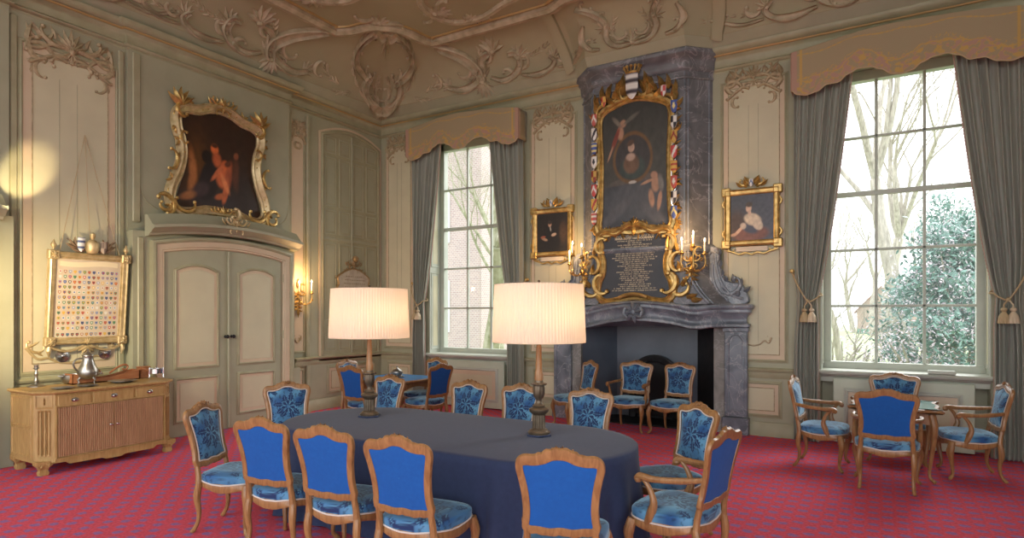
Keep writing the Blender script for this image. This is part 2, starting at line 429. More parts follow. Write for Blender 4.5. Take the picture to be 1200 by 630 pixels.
def cove(u, v, w=0):
    """u along the cornice, v 0..1 up the cove (0 cornice, .12 top of plain band, 1 edge of the flat)"""
    b, t = cove_bt(u)
    def P(v):
        if v < .12:
            k = v / .12; return b.lerp(t, .13 * k) + Vector((0, 0, ZC + .13 * k))
        a = (v - .12) / .88 * PI / 2
        h = .13 + .87 * (1 - math.cos(a)) ** .9; z = ZC + .13 + (TZ - ZC - .13) * math.sin(a)
        return b.lerp(t, h) + Vector((0, 0, z))
    p = P(v)
    if w:
        q = P(min(1, v + .02)) - P(max(0, v - .02)); du = cove_bt(u + .03)[0] - cove_bt(u - .03)[0]
        if du.length < 1e-5: du = Vector((0, 1, 0))
        n = q.cross(du).normalized()
        if n.z > 0: n = -n
        if n.z == 0 or (p + n).z > p.z: n = -n
        p = p + n * w
    return p
us = [-3.2 + i * .4 for i in range(26)] + [U1 + (U2 - U1) * i / 30 for i in range(0, 31)]
xs = [-6.39 + i * .25 for i in range(1, 39)] + [CXF - 1.06, CXF - 1.04, CXF - .75, CXF + .75, CXF + 1.04, CXF + 1.06]
us = sorted(set(round(q, 4) for q in us if q <= U1) | set(round(q, 4) for q in us if q > U1) | set(round(U2 + x + 6.39, 4) for x in xs))
mb = MB()
vs = [0, .06, .12] + [.12 + .88 * i / 12 for i in range(1, 13)]
mb.loft([[cove(u, v) for v in vs] for u in us], closed=False, cap=False)
tp = [cove(u, 1) for u in us]
mb.face([mb.add(p) for p in tp] + [mb.add((3.4, -3.2, TZ))])
mb.loft([[Vector((x, y, 6.6)) for x, y in ((-9, -3.3), (3.4, -3.3), (3.4, 9.7), (-9, 9.7))], [Vector((x, y, 6.62)) for x, y in ((-9, -3.3), (3.4, -3.3), (3.4, 9.7), (-9, 9.7))]])
structure(mb, 'ceiling', M['ceil'], angle=25)
# plain painted band under the cove
mb = MB(); mb.loft([[cove(u, v, .006) for v in (0, .06, .115)] for u in us], closed=False, cap=False)
structure(mb, 'trim', M['sage'], angle=30)
# ceiling frame moulding along the edge of the flat
def edge_mold(du, prof, m, inset=0.0):
    mb = MB(); pts = [(cove(u, 1)[0], cove(u, 1)[1]) for u in us]
    molding(mb, pts, [(o - inset, w) for o, w in prof], lambda x, y, w: Vector((x, y, TZ - w)), closed=False)
    return structure(mb, 'trim', m)
edge_mold(0, [(-.11, 0), (-.11, .03), (-.08, .055), (-.04, .045), (-.02, .075), (.03, .085), (.06, .06), (.09, .05), (.10, 0)], M['stucco'])
edge_mold(0, [(-.02, 0), (-.015, .02), (.01, .025), (.02, .0)], M['goldline'], inset=-.145)
# flat ceiling: curved inner frames of stucco
def flatmap(u, v, w): return Vector((u, v, TZ - w))
mb = MB()
for pts in ([(-7.1, 2.6), (-6.6, 3.4), (-6.7, 4.6), (-6.9, 5.4), (-7.0, 6.0), (-6.6, 6.35), (-6.0, 6.2), (-5.4, 5.6), (-4.6, 5.2)],
            [(-3.9, 6.0), (-4.6, 6.2), (-5.3, 6.5), (-5.75, 7.0), (-5.7, 7.6), (-5.2, 7.75), (-4.6, 7.55), (-4.0, 7.5), (-3.4, 7.7)],
            [(-1.9, 6.6), (-1.5, 7.4), (-.6, 7.75), (.6, 7.7), (1.6, 7.4)]):
    c = [(p[0], p[1]) for p in catmull(pts, 8)]
    molding(mb, c, [(-.05, 0), (-.045, .03), (-.02, .05), (.01, .04), (.04, .05), (.06, .02), (.06, 0)], flatmap, closed=False)
structure(mb, 'trim', M['stucco'])
mb = MB()
for x, y, s, a in ((-6.95, 6.05, .5, 2.2), (-5.7, 7.25, .45, .8), (-6.62, 7.05, .45, 2.3), (-5.35, 7.7, .35, 1.6), (-1.5, 7.4, .4, 2), (-4.7, 5.2, .4, 1)):
    shell(mb, flatmap, x, y, a, s * .6, 7, 1.4)
    shell(mb, flatmap, x, y, a + PI, s * .5, 5, 1.2)
    for sg in (-1, 1):
        scroll(mb, flatmap, x + math.cos(a + PI / 2) * sg * s * .5, y + math.sin(a + PI / 2) * sg * s * .5, a + PI / 2, s * .9, 2 * sg, 6 * sg, .035)
structure(mb, 'trim', M['stucco'])

# ------------------------------------------------------------------ stucco scrollwork on the cove; local metres -> (u, v)
def cmap(u0, flip=1, arc=1.18):
    def f(x, y, w): return cove(u0 + flip * x * 1.0, min(1, max(.0, y / arc)), w * 1.0)
    return f
def band(mb, mp, pts, wd, h=.05):      # raised ribbon following a curve, hollow in the middle
    c = [(p[0], p[1]) for p in catmull(pts, 8)]; n = len(c)
    L0 = offset(c, 1, False)
    rows = []
    h *= 1.35; prof = [(-1, 0), (-1, .8), (-.84, 1), (-.62, .35), (0, .2), (.62, .35), (.84, 1), (1, .8), (1, 0)]
    for o, w in prof:
        row = []
        for i, p in enumerate(c):
            k = wd * (.35 + .65 * math.sin(PI * min(1, max(0, (i + 1) / (n + 1)))) ** .6)
            dx, dy = L0[i][0] - p[0], L0[i][1] - p[1]; l = math.hypot(dx, dy) or 1
            row.append(mp(p[0] + dx / l * o * k, p[1] + dy / l * o * k, w * h))
        rows.append(row)
    mb.loft(rows, closed=False, cap=False)
def spray(mb, mp, pts, s, seed=0):
    rnd = random.Random(seed); c = catmull(pts, 4)
    for i, p in enumerate(c[:-1]):
        q = c[i + 1]; a = math.atan2(q[1] - p[1], q[0] - p[0])
        for sg in (-1, 1):
            leaf(mb, mp, p[0], p[1], a + sg * rnd.uniform(.5, 1.1), s * rnd.uniform(.6, 1), s * .32, s * .16, bend=-sg * .7)
def side_ornament(u0, flip, seed):
    mb = MB(); mp = cmap(u0, flip)
    band(mb, mp, [(-1.0, .30), (-.75, .20), (-.45, .24), (-.25, .42), (-.15, .62), (.02, .68)], .075)
    band(mb, mp, [(-.1, .30), (.12, .20), (.35, .24), (.5, .40), (.48, .58), (.34, .60)], .06)
    band(mb, mp, [(.5, .22), (.75, .17), (1.0, .2), (1.12, .32), (1.05, .42)], .045)
    band(mb, mp, [(1.15, .22), (1.4, .2), (1.6, .26), (1.72, .36)], .03, .035)
    for x, y, a, L in ((-1.1, .42, 1.6, .4), (.02, .62, 1.2, .4), (-.55, .4, .4, .45), (.62, .36, .8, .35), (.3, .34, 2.4, .35), (1.3, .3, .3, .3)):
        scroll(mb, mp, x, y, a, L, 2.5, 6, .035)
    for x, y, a, s in ((.1, .7, 1.3, .32), (-.2, .35, 1.9, .22), (.5, .5, .7, .26), (-.95, .3, 2.4, .2), (1.1, .36, 1.2, .2)): shell(mb, mp, x, y, a, s, 6)
    spray(mb, mp, [(-.6, .3), (-.3, .55), (-.1, .8)], .13, seed); spray(mb, mp, [(.55, .55), (.8, .5), (1.1, .6)], .11, seed + 1)
    spray(mb, mp, [(1.2, .3), (1.6, .36), (1.95, .34)], .09, seed + 3)
    structure(mb, 'trim', M['stucco'])
side_ornament(6.0, -1, 3)
side_ornament(3.0, 1, 9)
side_ornament(U2 + (-5.6 + 6.39), 1, 5)
side_ornament(U2 + (-.2 + 6.39), -1, 8)
# diagonal brackets from the cove foot to the frame corners
mb = MB()
mp = cmap(6.35, 1)
band(mb, mp, [(-.05, .22), (-.1, .45), (.08, .7), (.35, .95), (.5, 1.12)], .1, .06); shell(mb, mp, .5, 1.1, 1, .25)
shell(mb, mp, -.05, .25, -1.5, .3)
mp = cmap(10.35, -1)
band(mb, mp, [(-.1, .22), (-.05, .45), (.1, .7), (.33, .95), (.45, 1.12)], .1, .06); shell(mb, mp, .45, 1.1, 1, .25)
shell(mb, mp, -.1, .25, -1.5, .3)
structure(mb, 'trim', M['stucco'])
# great corner cartouche
mb = MB()
def ccm(x, y, w): return cove(8.43 + x * (1.25 - .35 * y), min(1, max(0, y / 1.02)), w)
for sg in (-1, 1):
    def m2(x, y, w, sg=sg): return ccm(sg * x, y, w)
    band(mb, m2, [(.0, .12), (.12, .10), (.28, .2), (.34, .36), (.26, .50)], .055, .06)
    band(mb, m2, [(.24, .42), (.38, .46), (.56, .55), (.66, .70), (.60, .84), (.44, .92)], .055, .06)
    band(mb, m2, [(.48, .90), (.30, .96), (.14, .92), (.0, .95)], .05, .05)
    for x, y, a, L in ((.3, .46, .3, .32), (.2, .14, .6, .3), (.6, .8, 1.9, .3), (.42, .93, 2.8, .3), (.12, .3, 1.4, .28)): scroll(mb, m2, x, y, a, L, 2.6, 6.5, .032)
    for k in range(7):
        t = k / 6; x = .30 + .38 * math.sin(t * 2.2); y = .2 + .68 * t
        leaf(mb, m2, x, y, .2 + t * 1.2, .16, .06, .035, bend=.8)
    spray(mb, m2, [(.75, .25), (.95, .32), (1.05, .42)], .11, 4); spray(mb, m2, [(.55, .20), (.66, .14), (.8, .13)], .09, 6)
    spray(mb, m2, [(.06, .18), (.14, .34), (.08, .5)], .1, 2)
shell(mb, ccm, 0, .95, PI / 2, .22, 7); shell(mb, ccm, 0, .1, -PI / 2, .18, 7); shell(mb, ccm, 0, .9, -PI / 2, .2, 5)
structure(mb, 'trim', M['stucco'])
# cove over the chimney: framing scrolls and ribs
mb = MB(); uc = U2 + (CXF + 6.39)
for sg in (-1, 1):
    mp = cmap(uc, sg)
    band(mb, mp, [(.02, .18), (.25, .2), (.38, .35), (.36, .55), (.5, .75), (.72, .9)], .05, .05)
    band(mb, mp, [(.5, .2), (.66, .24), (.75, .4), (.7, .6)], .04, .045)
    for x, y, a, L in ((.2, .3, .4, .35), (.45, .62, 1.6, .35), (.72, .3, 1.5, .28), (.62, .85, 1, .3)): scroll(mb, mp, x, y, a, L, 2.6, 6, .03)
    shell(mb, mp, .36, .5, .6, .2, 5); spray(mb, mp, [(.2, .22), (.3, .4), (.2, .6)], .1, 3)
shell(mb, cmap(uc), 0, .2, PI / 2, .22)
structure(mb, 'trim', M['stucco'])
mb = MB()
for sg in (-1, 1):
    mp = cmap(uc, sg); c = [(1.12 + .10 * math.sin(t * 2.5), .1 + 1.05 * t) for t in [i / 12 for i in range(13)]]
    molding(mb, c, [(-.09, 0), (-.08, .05), (0, .065), (.08, .05), (.09, 0)], mp, closed=False)
structure(mb, 'trim', M['ceil'])

# ------------------------------------------------------------------ cornice, dado rail, baseboard (swept in plan)
def sweep_plan(mb, path, prof):        # path open in plan, room on the left of travel; prof [(out, z)]
    rows = []
    n = len(path)
    for o, z in prof: rows.append([Vector((q[0], q[1], z)) for q in offset(path, -o, False)])
    mb.loft(rows, closed=False, cap=False)
pathL = [(XL, -3.2), (XL, YB)]
pL = [(XD, -3.2), (XD, 3.0), (XR, 3.0), (XR, YA0), (XD, YA0), (XD, YA1), (XL, YA1), (XL, YB), (CXF - 1.03, YB)]
pL = [(q[0], q[1]) for q in pL][::-1]
CORN = [(-.01, 5.14), (.004, 5.145), (.004, 5.165), (.035, 5.175), (.045, 5.195), (.03, 5.215), (.02, 5.22), (.02, 5.30), (.035, 5.335), (.08, 5.36), (.085, 5.375), (.11, 5.38), (.15, 5.41), (.165, 5.44), (.165, 5.462), (.13, 5.464)]
GILT = [(.083, 5.355), (.10, 5.358), (.108, 5.372), (.09, 5.385)]
def runs(prof, m, zcut=None, paths=None, name='trim'):
    for p in paths:
        mb = MB(); sweep_plan(mb, p, prof); structure(mb, name, m, angle=50)
small = [(CXF - 1.05, YB), (XL, YB), (XL, YA1), (XU, YA1), (XU, YA0), (XR, YA0), (XR, 3.0), (XU, 3.0), (XU, -3.2)]
right = [(3.2, YB), (CXF + 1.05, YB)]
runs(CORN, M['sage_line'], paths=[small, right])
runs(GILT, M['goldline'], paths=[small, right])
# plain frieze filler above the bays
DADO = [(-.01, .80), (.004, .80), (.012, .82), (.02, .86), (.02, .885), (.045, .90), (.05, .93), (.035, .945), (-.01, .95)]
BASE = [(.03, 0), (.03, .15), (.02, .165), (.014, .19), (-.01, .20)]
lpath = [(WCX[0] - WH - .1, YB), (XL, YB), (XL, YA1 + .42), (XL + .07, YA1 + .42), (XL + .07, YA1), (XD, YA1)]
segs = [lpath, [(CXF - 1.5, YB), (WCX[0] + WH + .02, YB)], [(WCX[1] - WH - .02, YB), (CXF + 1.5, YB)], [(3.2, YB), (WCX[1] + WH + .02, YB)], [(XR, YA0), (XR, 3.0)]]
runs(DADO, M['sage_line'], paths=segs)
for i, s in enumerate(segs):
    mb = MB(); sweep_plan(mb, s, BASE); structure(mb, 'baseboard_left' if i in (0, 4) else 'baseboard_back', M['sage_line'])
# pedestals under the pilaster by the door
mb = MB(); mb.bbox(XL, XL + .16, YA1 + .02, YA1 + .17, 0, .8); mb.bbox(XL, XL + .18, YA1 + .01, YA1 + .18, 0, .16); structure(mb, 'trim', M['sage'])

# ------------------------------------------------------------------ wall panels
def panel(mp, u0, u1, v0, v1, top='flat', inner=True, pw=.075, m_in='cream'):
    """moulded frame, pink margin, cream field"""
    out = rect(u0, u1, v0, v1) if top == 'flat' else arched(u0, u1, v0, v1, .10)
    mb = MB(); molding(mb, out, P_OGEE, mp); fillpoly(mb, out, .006, mp)
    o = structure(mb, 'trim', [M['sage_line']])
    mb = MB(); fillpoly(mb, offset(out, -.004), .009, mp); structure(mb, 'trim', M['pink'])
    if inner:
        inn = offset(out, -pw) if top == 'flat' else arched(u0 + pw, u1 - pw, v0 + pw, v1 - pw, .09)
        mb = MB(); fillpoly(mb, inn, .013, mp); structure(mb, 'trim', M[m_in])
        mb = MB(); molding(mb, inn, scaleP(P_THIN, .7, .8), lambda u, v, w: mp(u, v, w + .013)); structure(mb, 'trim', M['dimgold'])
    return out
def top_ornament(mp, u0, u1, vt, s=1.0, seed=1):
    """carved rocaille head of a tall panel: crest in the middle, curling cornerpieces"""
    mb = MB(); c = (u0 + u1) / 2; h = (u1 - u0) / 2
    cluster(mb, mp, c, vt + .02, .42 * s, seed=seed)
    for sg in (-1, 1):
        def m2(u, v, w, sg=sg): return mp(c + sg * (u), v, w)
        wave = catmull([(0.05, vt - .13), (h * .35, vt - .10), (h * .6, vt - .16), (h * .85, vt - .24), (h - .06, vt - .22)], 6)
        mb.tube([m2(p[0], p[1], .02) for p in wave], .022, 6)
        wave = catmull([(0.1, vt + .05), (h * .45, vt + .02), (h * .7, vt - .06), (h * .95, vt - .07)], 6)
        mb.tube([m2(p[0], p[1], .02) for p in wave], .024, 6)
        scroll(mb, m2, h - .06, vt - .1, 1.2, .36 * s, 2.5, 6, .036)
        scroll(mb, m2, h * .62, vt + .0, .2, .40 * s, -2.5, -6, .034)
        scroll(mb, m2, h - .12, vt - .30, 1.5, .28 * s, 2.5, 6, .026)
        leaf(mb, m2, h - .05, vt - .02, 1.5, .22 * s, .07, bend=.5); leaf(mb, m2, h - .1, vt, 2.1, .18 * s, .06, bend=.6)
        leaf(mb, m2, h * .6, vt + .06, 1.3, .18 * s, .06, bend=-.6); leaf(mb, m2, h * .5, vt + .04, 2.0, .16 * s, .05)
        spray(mb, m2, [(h * .5, vt - .16), (h * .75, vt - .22), (h - .1, vt - .34)], .09 * s, seed)
    structure(mb, 'trim', M['dimgold'])
def foot_ornament(mp, c, w, v, s=1.0):
    mb = MB()
    for sg in (-1, 1):
        def m2(u, vv, ww, sg=sg): return mp(c + sg * u, vv, ww)
        pts = catmull([(0, v - .02), (w * .35, v), (w * .6, v + .05), (w * .85, v + .02), (w, v + .10)], 5)
        mb.tube([m2(p[0], p[1], .018) for p in pts], .010, 6)
        scroll(mb, m2, w * .9, v + .07, 1.2, .13 * s, 3, 6, .012)
    shell(mb, mp, c, v - .01, PI / 2, .07 * s, 5)
    structure(mb, 'trim', M['dimgold'])
mpB = mapB(YB)
for (u0, u1, cl) in ((-8.36, -7.66, 1), (CXF - 1.98, CXF - 1.17, 1), (CXF + 1.17, CXF + 1.98, 1)):
    panel(mpB, u0, u1, 1.06, 4.95); top_ornament(mpB, u0, u1, 4.98, .85, seed=int(u0 * 10) % 7)
    panel(mpB, u0 + .08, u1 - .08, .30, .72, pw=.06)
    foot_ornament(mpB, (u0 + u1) / 2, .24, 1.27)
    # board joints of the field
    mb = MB()
    for k in (.42, .58): mb.box(u0 + (u1 - u0) * k - .002, u0 + (u1 - u0) * k + .002, YB - .016, YB - .0125, 1.2, 4.62)
    structure(mb, 'trim', M['sage_line'])
# pilaster strips beside the panels
mb = MB()
for x in (CXF - 2.20, CXF + 2.13, -7.58): mb.bbox(x, x + .07, YB - .03, YB, .2, 5.14, .01)
structure(mb, 'trim', M['sage_line'])
# left wall: recess panel behind the sideboard
mpR = mapL(XR)
panel(mpR, 3.14, 4.14, 1.02, 4.82, pw=.10); top_ornament(mpR, 3.14, 4.14, 4.86, 1.15, seed=2)
mb = MB()
for k in (.37, .56): mb.box(XR + .0125, XR + .016, 3.14 + k - .002, 3.14 + k + .002, 1.15, 4.5)
structure(mb, 'trim', M['sage_line'])
mb = MB()     # wavy gilt foot of that panel
for sg in (-1, 1):
    def m2(u, v, w, sg=sg): return mpR(3.64 + sg * u, v, w)
    mb.tube([m2(p[0], p[1], .02) for p in catmull([(0, 1.10), (.14, 1.12), (.25, 1.17), (.36, 1.17), (.47, 1.30)], 6)], .014, 6)
    scroll(mb, m2, .40, 1.25, .4, .3, 2.5, 6, .02); leaf(mb, m2, .45, 1.3, 2.6, .16, .05); leaf(mb, m2, .3, 1.2, .6, .14, .05)
structure(mb, 'trim', M['palegold'])
# pilaster strips left wall
mb = MB()
for y in (4.32,): mb.bbox(XU, XU + .03, y, y + .10, 2.9, 5.12, .012); mb.bbox(XD, XD + .03, y, y + .08, .2, 2.7, .012)
mb.bbox(XR, XR + .03, 4.17, 4.24, .2, 5.1, .012); mb.bbox(XR, XR + .03, 3.02, 3.09, .2, 5.1, .012)
mb.bbox(XL, XL + .05, YA1 + .02, YA1 + .09, .95, 5.1, .012); mb.bbox(XL, XL + .06, YA1 + .40, YA1 + .47, .2, 5.1, .012)
structure(mb, 'trim', M['sage_line'])
mpL = mapL(XL)
# sconce panel between door and closet
panel(mpL, YA1 + .10, YA1 + .36, 1.06, 4.75, inner=False); top_ornament(mpL, YA1 + .06, YA1 + .42, 4.85, .62, seed=5)
panel(mpL, YA1 + .12, YA1 + .34, .30, .72, inner=False)
foot_ornament(mpL, YA1 + .23, .08, 1.22, .8)
# closet doors of small framed panels in the corner
yc0, yc1 = 7.62, 8.98
mb = MB(); out = arched(yc0, yc1, .96, 4.86, .16); molding(mb, out, scaleP(P_OGEE, 1.5), mpL); structure(mb, 'trim', M['sage_line'])
mb = MB(); molding(mb, out, [(.065, 0), (.065, .02), (.10, .02), (.10, 0)], mpL); structure(mb, 'trim', M['pink'])
dr = empty('door_3', (0, 0, 0)); dr['kind'] = 'structure'
mb = MB(); fillpoly(mb, offset(out, -.005), .008, mpL); mb.build('door_leaf', M['sage_line'], dr)
ym = (yc0 + yc1) / 2
mb = MB(); mb.bbox(XL, XL + .03, ym - .015, ym + .015, .97, 4.98, .008); mb.bbox(XL, XL + .022, yc0, yc1, 3.02, 3.07, .005); mb.build('astragal', M['sage'], dr)
mb = MB(); w4 = (yc1 - yc0) / 4
for c in range(4):
    a, b_ = yc0 + c * w4 + .055, yc0 + (c + 1) * w4 - .055
    for v0, v1 in ((1.05, 1.5), (1.6, 2.95), (3.15, 3.55), (3.65, 4.5), (4.6, 4.86)):
        molding(mb, rect(a, b_, v0, v1), scaleP(P_THIN, 1.2), lambda u, v, w: mpL(u, v, w + .008)); 
        fillpoly(mb, rect(a + .03, b_ - .03, v0 + .03, v1 - .03), .016, mpL)
mb.build('door_panel', M['sage'], dr)
panel(mpL, 7.75, 8.25, .30, .72, pw=.06); panel(mpL, 8.38, 8.88, .30, .72, pw=.06)

# ------------------------------------------------------------------ double door bay
mpD = mapL(XD)
D0, D1, DH = 4.66, 6.57, 2.52
def door_bay(D0, D1, name, handles=True):
    c = (D0 + D1) / 2
    dr = empty(name, (XD, c, 0)); dr['kind'] = 'structure'
    def mp(u, v, w): return Vector((w, u - c, v))
    # leaves
    for sg in (-1, 1):
        a, b_ = (D0 + .005, c - .012) if sg < 0 else (c + .012, D1 - .005)
        def topz(u): return DH + .10 * (1 - ((u - c) / (D1 - D0) * 2) ** 2)
        pts = [(a, .01), (b_, .01)] + [(b_ + (a - b_) * i / 8, topz(b_ + (a - b_) * i / 8)) for i in range(9)]
        mb = MB(); fillpoly(mb, pts, .012, mp); lf = mb.build('door_leaf', M['sage'], dr)
        w = b_ - a
        for v0, v1, ar in ((.22, .78, 0), (.96, 2.34, 1)):
            o = rect(a + .17, b_ - .17, v0, v1) if not ar else arched(a + .17, b_ - .17, v0, v1 - .06, .08)
            mb = MB(); molding(mb, o, scaleP(P_OGEE, .9), lambda u, v, w: mp(u, v, w + .012)); pn = mb.build('panel_moulding', M['sage_line'], dr)
            mb = MB(); fillpoly(mb, o, .015, mp); mb.build('door_panel', M['pink'], dr)
            o2 = offset(o, -.055)
            mb = MB(); fillpoly(mb, o2, .019, mp); molding(mb, o2, scaleP(P_THIN, .5), lambda u, v, w: mp(u, v, w + .015)); mb.build('door_panel', M['cream'], dr)
        if handles:
            h = -.05 if sg < 0 else .05
            mb = MB(); y = c + h + (-.02 if sg < 0 else .02)
            mb.lathe([(.022, 0), (.022, .008), (.008, .012), (.008, .04), (.024, .05), (.028, .06), (.02, .075), (.0, .08)], n=14)
            hd = mb.build('door_handle', M['iron'], dr); hd.location = (.014, h, 1.36); hd.rotation_euler = (0, R(90), 0)
    mb = MB()
    for z in (.35, 1.3, 2.2): mb.tube([(.03, D1 - c + .01, z), (.03, D1 - c + .01, z + .13)], .011, 8); mb.tube([(.03, D0 - c - .01, z), (.03, D0 - c - .01, z + .13)], .011, 8)
    mb.build('hinge', M['sage_line'], dr)
    mb = MB(); mb.bbox(.012, .04, -.018, .018, .01, DH + .09, .008); mb.build('meeting_stile', M['sage'], dr)
    # architrave
    pts = [(D1, .0)] + [(D1 + (D0 - D1) * i / 16, DH + .10 * (1 - (2 * i / 16 - 1) ** 2)) for i in range(17)] + [(D0, 0)]
    mb = MB(); molding(mb, pts, [(0, 0), (0, .03), (.012, .045), (.03, .035), (.04, .05), (.055, .05)], mp, closed=False); mb.build('architrave', M['pink'], dr)
    mb = MB(); molding(mb, pts, [(.055, .05), (.11, .055), (.115, .07), (.14, .085), (.17, .075), (.18, 0)], mp, closed=False); mb.build('architrave', M['pink' if 0 else 'sage_line'], dr)
    mb = MB(); molding(mb, pts, [(.056, .052), (.11, .058)], mp, closed=False); mb.build('architrave', M['pink'], dr)
    # hood
    hp = [(D1 + .24 + (D0 - D1 - .48) * i / 20, DH + .23 + .11 * (1 - (2 * i / 20 - 1) ** 2)) for i in range(21)]
    mb = MB(); rows = []
    for o, w in [(-.04, 0), (-.03, .10), (0, .12), (.01, .16), (.05, .20), (.06, .235), (.10, .235), (.11, .19), (.25, .06), (.25, 0)]:
        rows.append([mp(q[0], q[1] + o, w) for q in hp])
    mb.loft(rows, closed=False, cap=False)
    for e in (0, -1): mb.face([mb.add(r[e]) for r in rows])
    mb.build('hood', M['sage'], dr)
    return dr
door_bay(D0, D1, 'door_1')
door_bay(D0 - (2 * 3.635 - 0) + 2.0 + .0, D0 - 7.27 + 2.0 + 1.91, 'door_2') if 0 else door_bay(.72, 2.63, 'door_2', False)
# rocaille keystone over the hood and overdoor frame lines
mb = MB(); mpk = lambda u, v, w: Vector((XD + .2 + w, u, v))
cluster(mb, mpk, 5.62, 2.98, .24, seed=3); scroll(mb, mpk, 5.66, 3.12, 1.2, .3, 3, 6, .03)
structure(mb, 'trim', M['palegold'])
mb = MB()
pts = [(p[0], p[1]) for p in catmull([(4.42, 5.02), (4.42, 3.9), (4.42, 3.45), (4.50, 3.22), (4.66, 3.12)], 8)]
molding(mb, pts, P_THIN, mapL(XU), closed=False)
pts = [(2 * 5.615 - p[0], p[1]) for p in pts]
molding(mb, pts, P_THIN, mapL(XU), closed=False)
structure(mb, 'trim', M['sage_line'])

# ------------------------------------------------------------------ windows
YG = 9.46
def window(i, c):
    w = empty('window_%d' % i, (c, YG, 0)); w['kind'] = 'structure'
    g = .795; z0, z1 = 1.05, 4.80; rows = 5; cols = 3
    mb = MB()                                                  # outer frame
    for sg in (-1, 1): mb.bbox(*(sorted((sg * g, sg * (g + .10)))), -.05, .08, .95, 4.93, .006)
    mb.bbox(-g - .1, g + .1, -.05, .08, 4.80, 4.93); mb.bbox(-g - .1, g + .1, -.06, .08, .94, 1.05)
    mb.build('window_frame', M['winframe'], w)
    mb = MB(); dx = 2 * g / cols; dz = (z1 - z0) / rows       # glazing bars
    for k in range(1, cols): mb.bbox(-g + k * dx - .018, -g + k * dx + .018, -.03, .02, z0, z1, .005)
    for k in range(1, rows): hh = .032 if k == 3 else .017; mb.bbox(-g, g, -.035 if k == 3 else -.03, .02, z0 + k * dz - hh, z0 + k * dz + hh, .005)
    mb.build('sash_bars', M['winframe'], w)
    mb = MB(); mb.quad((-g, 0, z0), (g, 0, z0), (g, 0, z1), (-g, 0, z1)); mb.build('pane', M['glass'], w)
    mb = MB(); mb.bbox(-.30 + .0, -.27, -.07, -.03, 1.03, 1.06, .004); mb.bbox(.27, .30, -.07, -.03, 1.03, 1.06, .004); mb.build('sash_lift', M['winframe'], w)
    mb = MB()                                                  # sill board with moulded edge
    prof = [(-.30, .90), (-.42, .905), (-.435, .92), (-.44, .94), (-.43, .955), (-.30, .96), (-.02, .965)]
    mb.loft([[(x, y, z) for y, z in prof] for x in (-.955, .955)], closed=False, cap=False)
    mb.loft([[(x, y, z) for y, z in [(-.02, .8), (-.30, .8), (-.31, .86), (-.36, .88), (-.38, .90), (-.02, .90)]] for x in (-.90, .90)])
    mb.build('window_sill', M['winframe'], w)
    # panelled reveals (folded shutters)
    for sg in (-1, 1):
        def mp(u, v, ww, sg=sg): return Vector((sg * (WH - ww), u - YG, v))
        mb = MB(); mb.box(*(sorted((sg * (WH - .012), sg * WH))), YB - YG, -.05, .96, 4.93)
        for v0, v1 in ((1.05, 2.45), (2.6, 4.8)): molding(mb, rect(YB + .06, YG - .1, v0, v1), scaleP(P_THIN, 1.4), lambda u, v, ww: mp(u, v, ww + .012))
        mb.build('shutter', M['winframe'], w)
        mb = MB()
        for v0, v1 in ((1.09, 2.41), (2.64, 4.76)): fillpoly(mb, rect(YB + .09, YG - .13, v0, v1), .016, mp)
        mb.build('shutter_panel', M['cream'], w)
    # radiator cover panel below
    mb = MB(); mb.bbox(-.75, .75, -.36, -.10, .02, .85, .008)
    rc = mb.build('radiator_cover', M['mint'], w)
    mpc = lambda u, v, ww: Vector((u, -.36 - ww, v))
    mb = MB(); o = rect(-.58, .58, .18, .68); molding(mb, o, scaleP(P_OGEE, 1.1), mpc); mb.build('panel_moulding', M['winframe'], w)
    mb = MB(); fillpoly(mb, o, .004, mpc); mb.build('cover_panel', M['pink'], w)
    o = rect(-.50, .50, .26, .60); mb = MB(); fillpoly(mb, o, .008, mpc); molding(mb, o, scaleP(P_THIN, .5), mpc); mb.build('cover_panel', M['cream'], w)
    return w
for i, c in enumerate(WCX): window(i + 1, c)
# ================================================================== FIREPLACE
fp = thing('fireplace', 'grey marble chimneypiece with dark hearth opening and tall canted overmantel rising to the cornice', 'fireplace', (CXF, YB, 0))
for sg in (-1, 1):
    S = lambda a, b_: tuple(sorted((sg * a, sg * b_)))
    mb = MB(); x0, x1 = S(1.20, 1.51)
    mb.bbox(*S(1.17, 1.53), -.13, .02, 0, .24, .01); mb.bbox(x0, x1, -.10, .02, .24, 1.50, .012)
    mpj = lambda u, v, w: Vector((u, -.10 - w, v))
    molding(mb, arched(x0 + .07, x1 - .07, .34, 1.32, .07), scaleP(P_THIN, 1.8), mpj)
    mb.bbox(*S(1.18, 1.53), -.12, .02, 1.44, 1.50, .008)
    mb.build('jamb', M['marble'], fp)
    mb = MB(); mb.bbox(*S(1.04, 1.20), -.05, .04, 0, 1.5, .008); mb.build('inner_jamb', M['stone'], fp)
# mantel: serpentine in plan, arched beneath
pc = catmull([(1.56, -.0), (1.55, -.14), (1.38, -.17), (1.22, -.22), (1.02, -.33), (.80, -.34), (.55, -.36), (.3, -.44), (0, -.48),
              (-.3, -.44), (-.55, -.36), (-.80, -.34), (-1.02, -.33), (-1.22, -.22), (-1.38, -.17), (-1.55, -.14), (-1.56, -.0)], 5)
pc = [(p[0], p[1]) for p in pc]
prof = [(-.16, .0), (-.04, .0), (-.02, .015), (-.02, .05), (-.055, .065), (-.07, .10), (-.06, .15), (-.03, .19), (.0, .215), (.0, .25), (.025, .27), (.035, .30), (.02, .325), (-.04, .335), (-.12, .34)]
mb = MB(); rows = []
def archz(x): return .085 * max(0, math.cos(min(abs(x), .75) / .75 * PI / 2)) ** 1.2 - .03 * math.exp(-((abs(x) - .85) / .16) ** 2)
for o, z in prof:
    q = offset(pc, -o, False); rows.append([Vector((a[0], a[1], 1.50 + z + archz(a[0]) * (1 if z < .3 else .6))) for a in q])
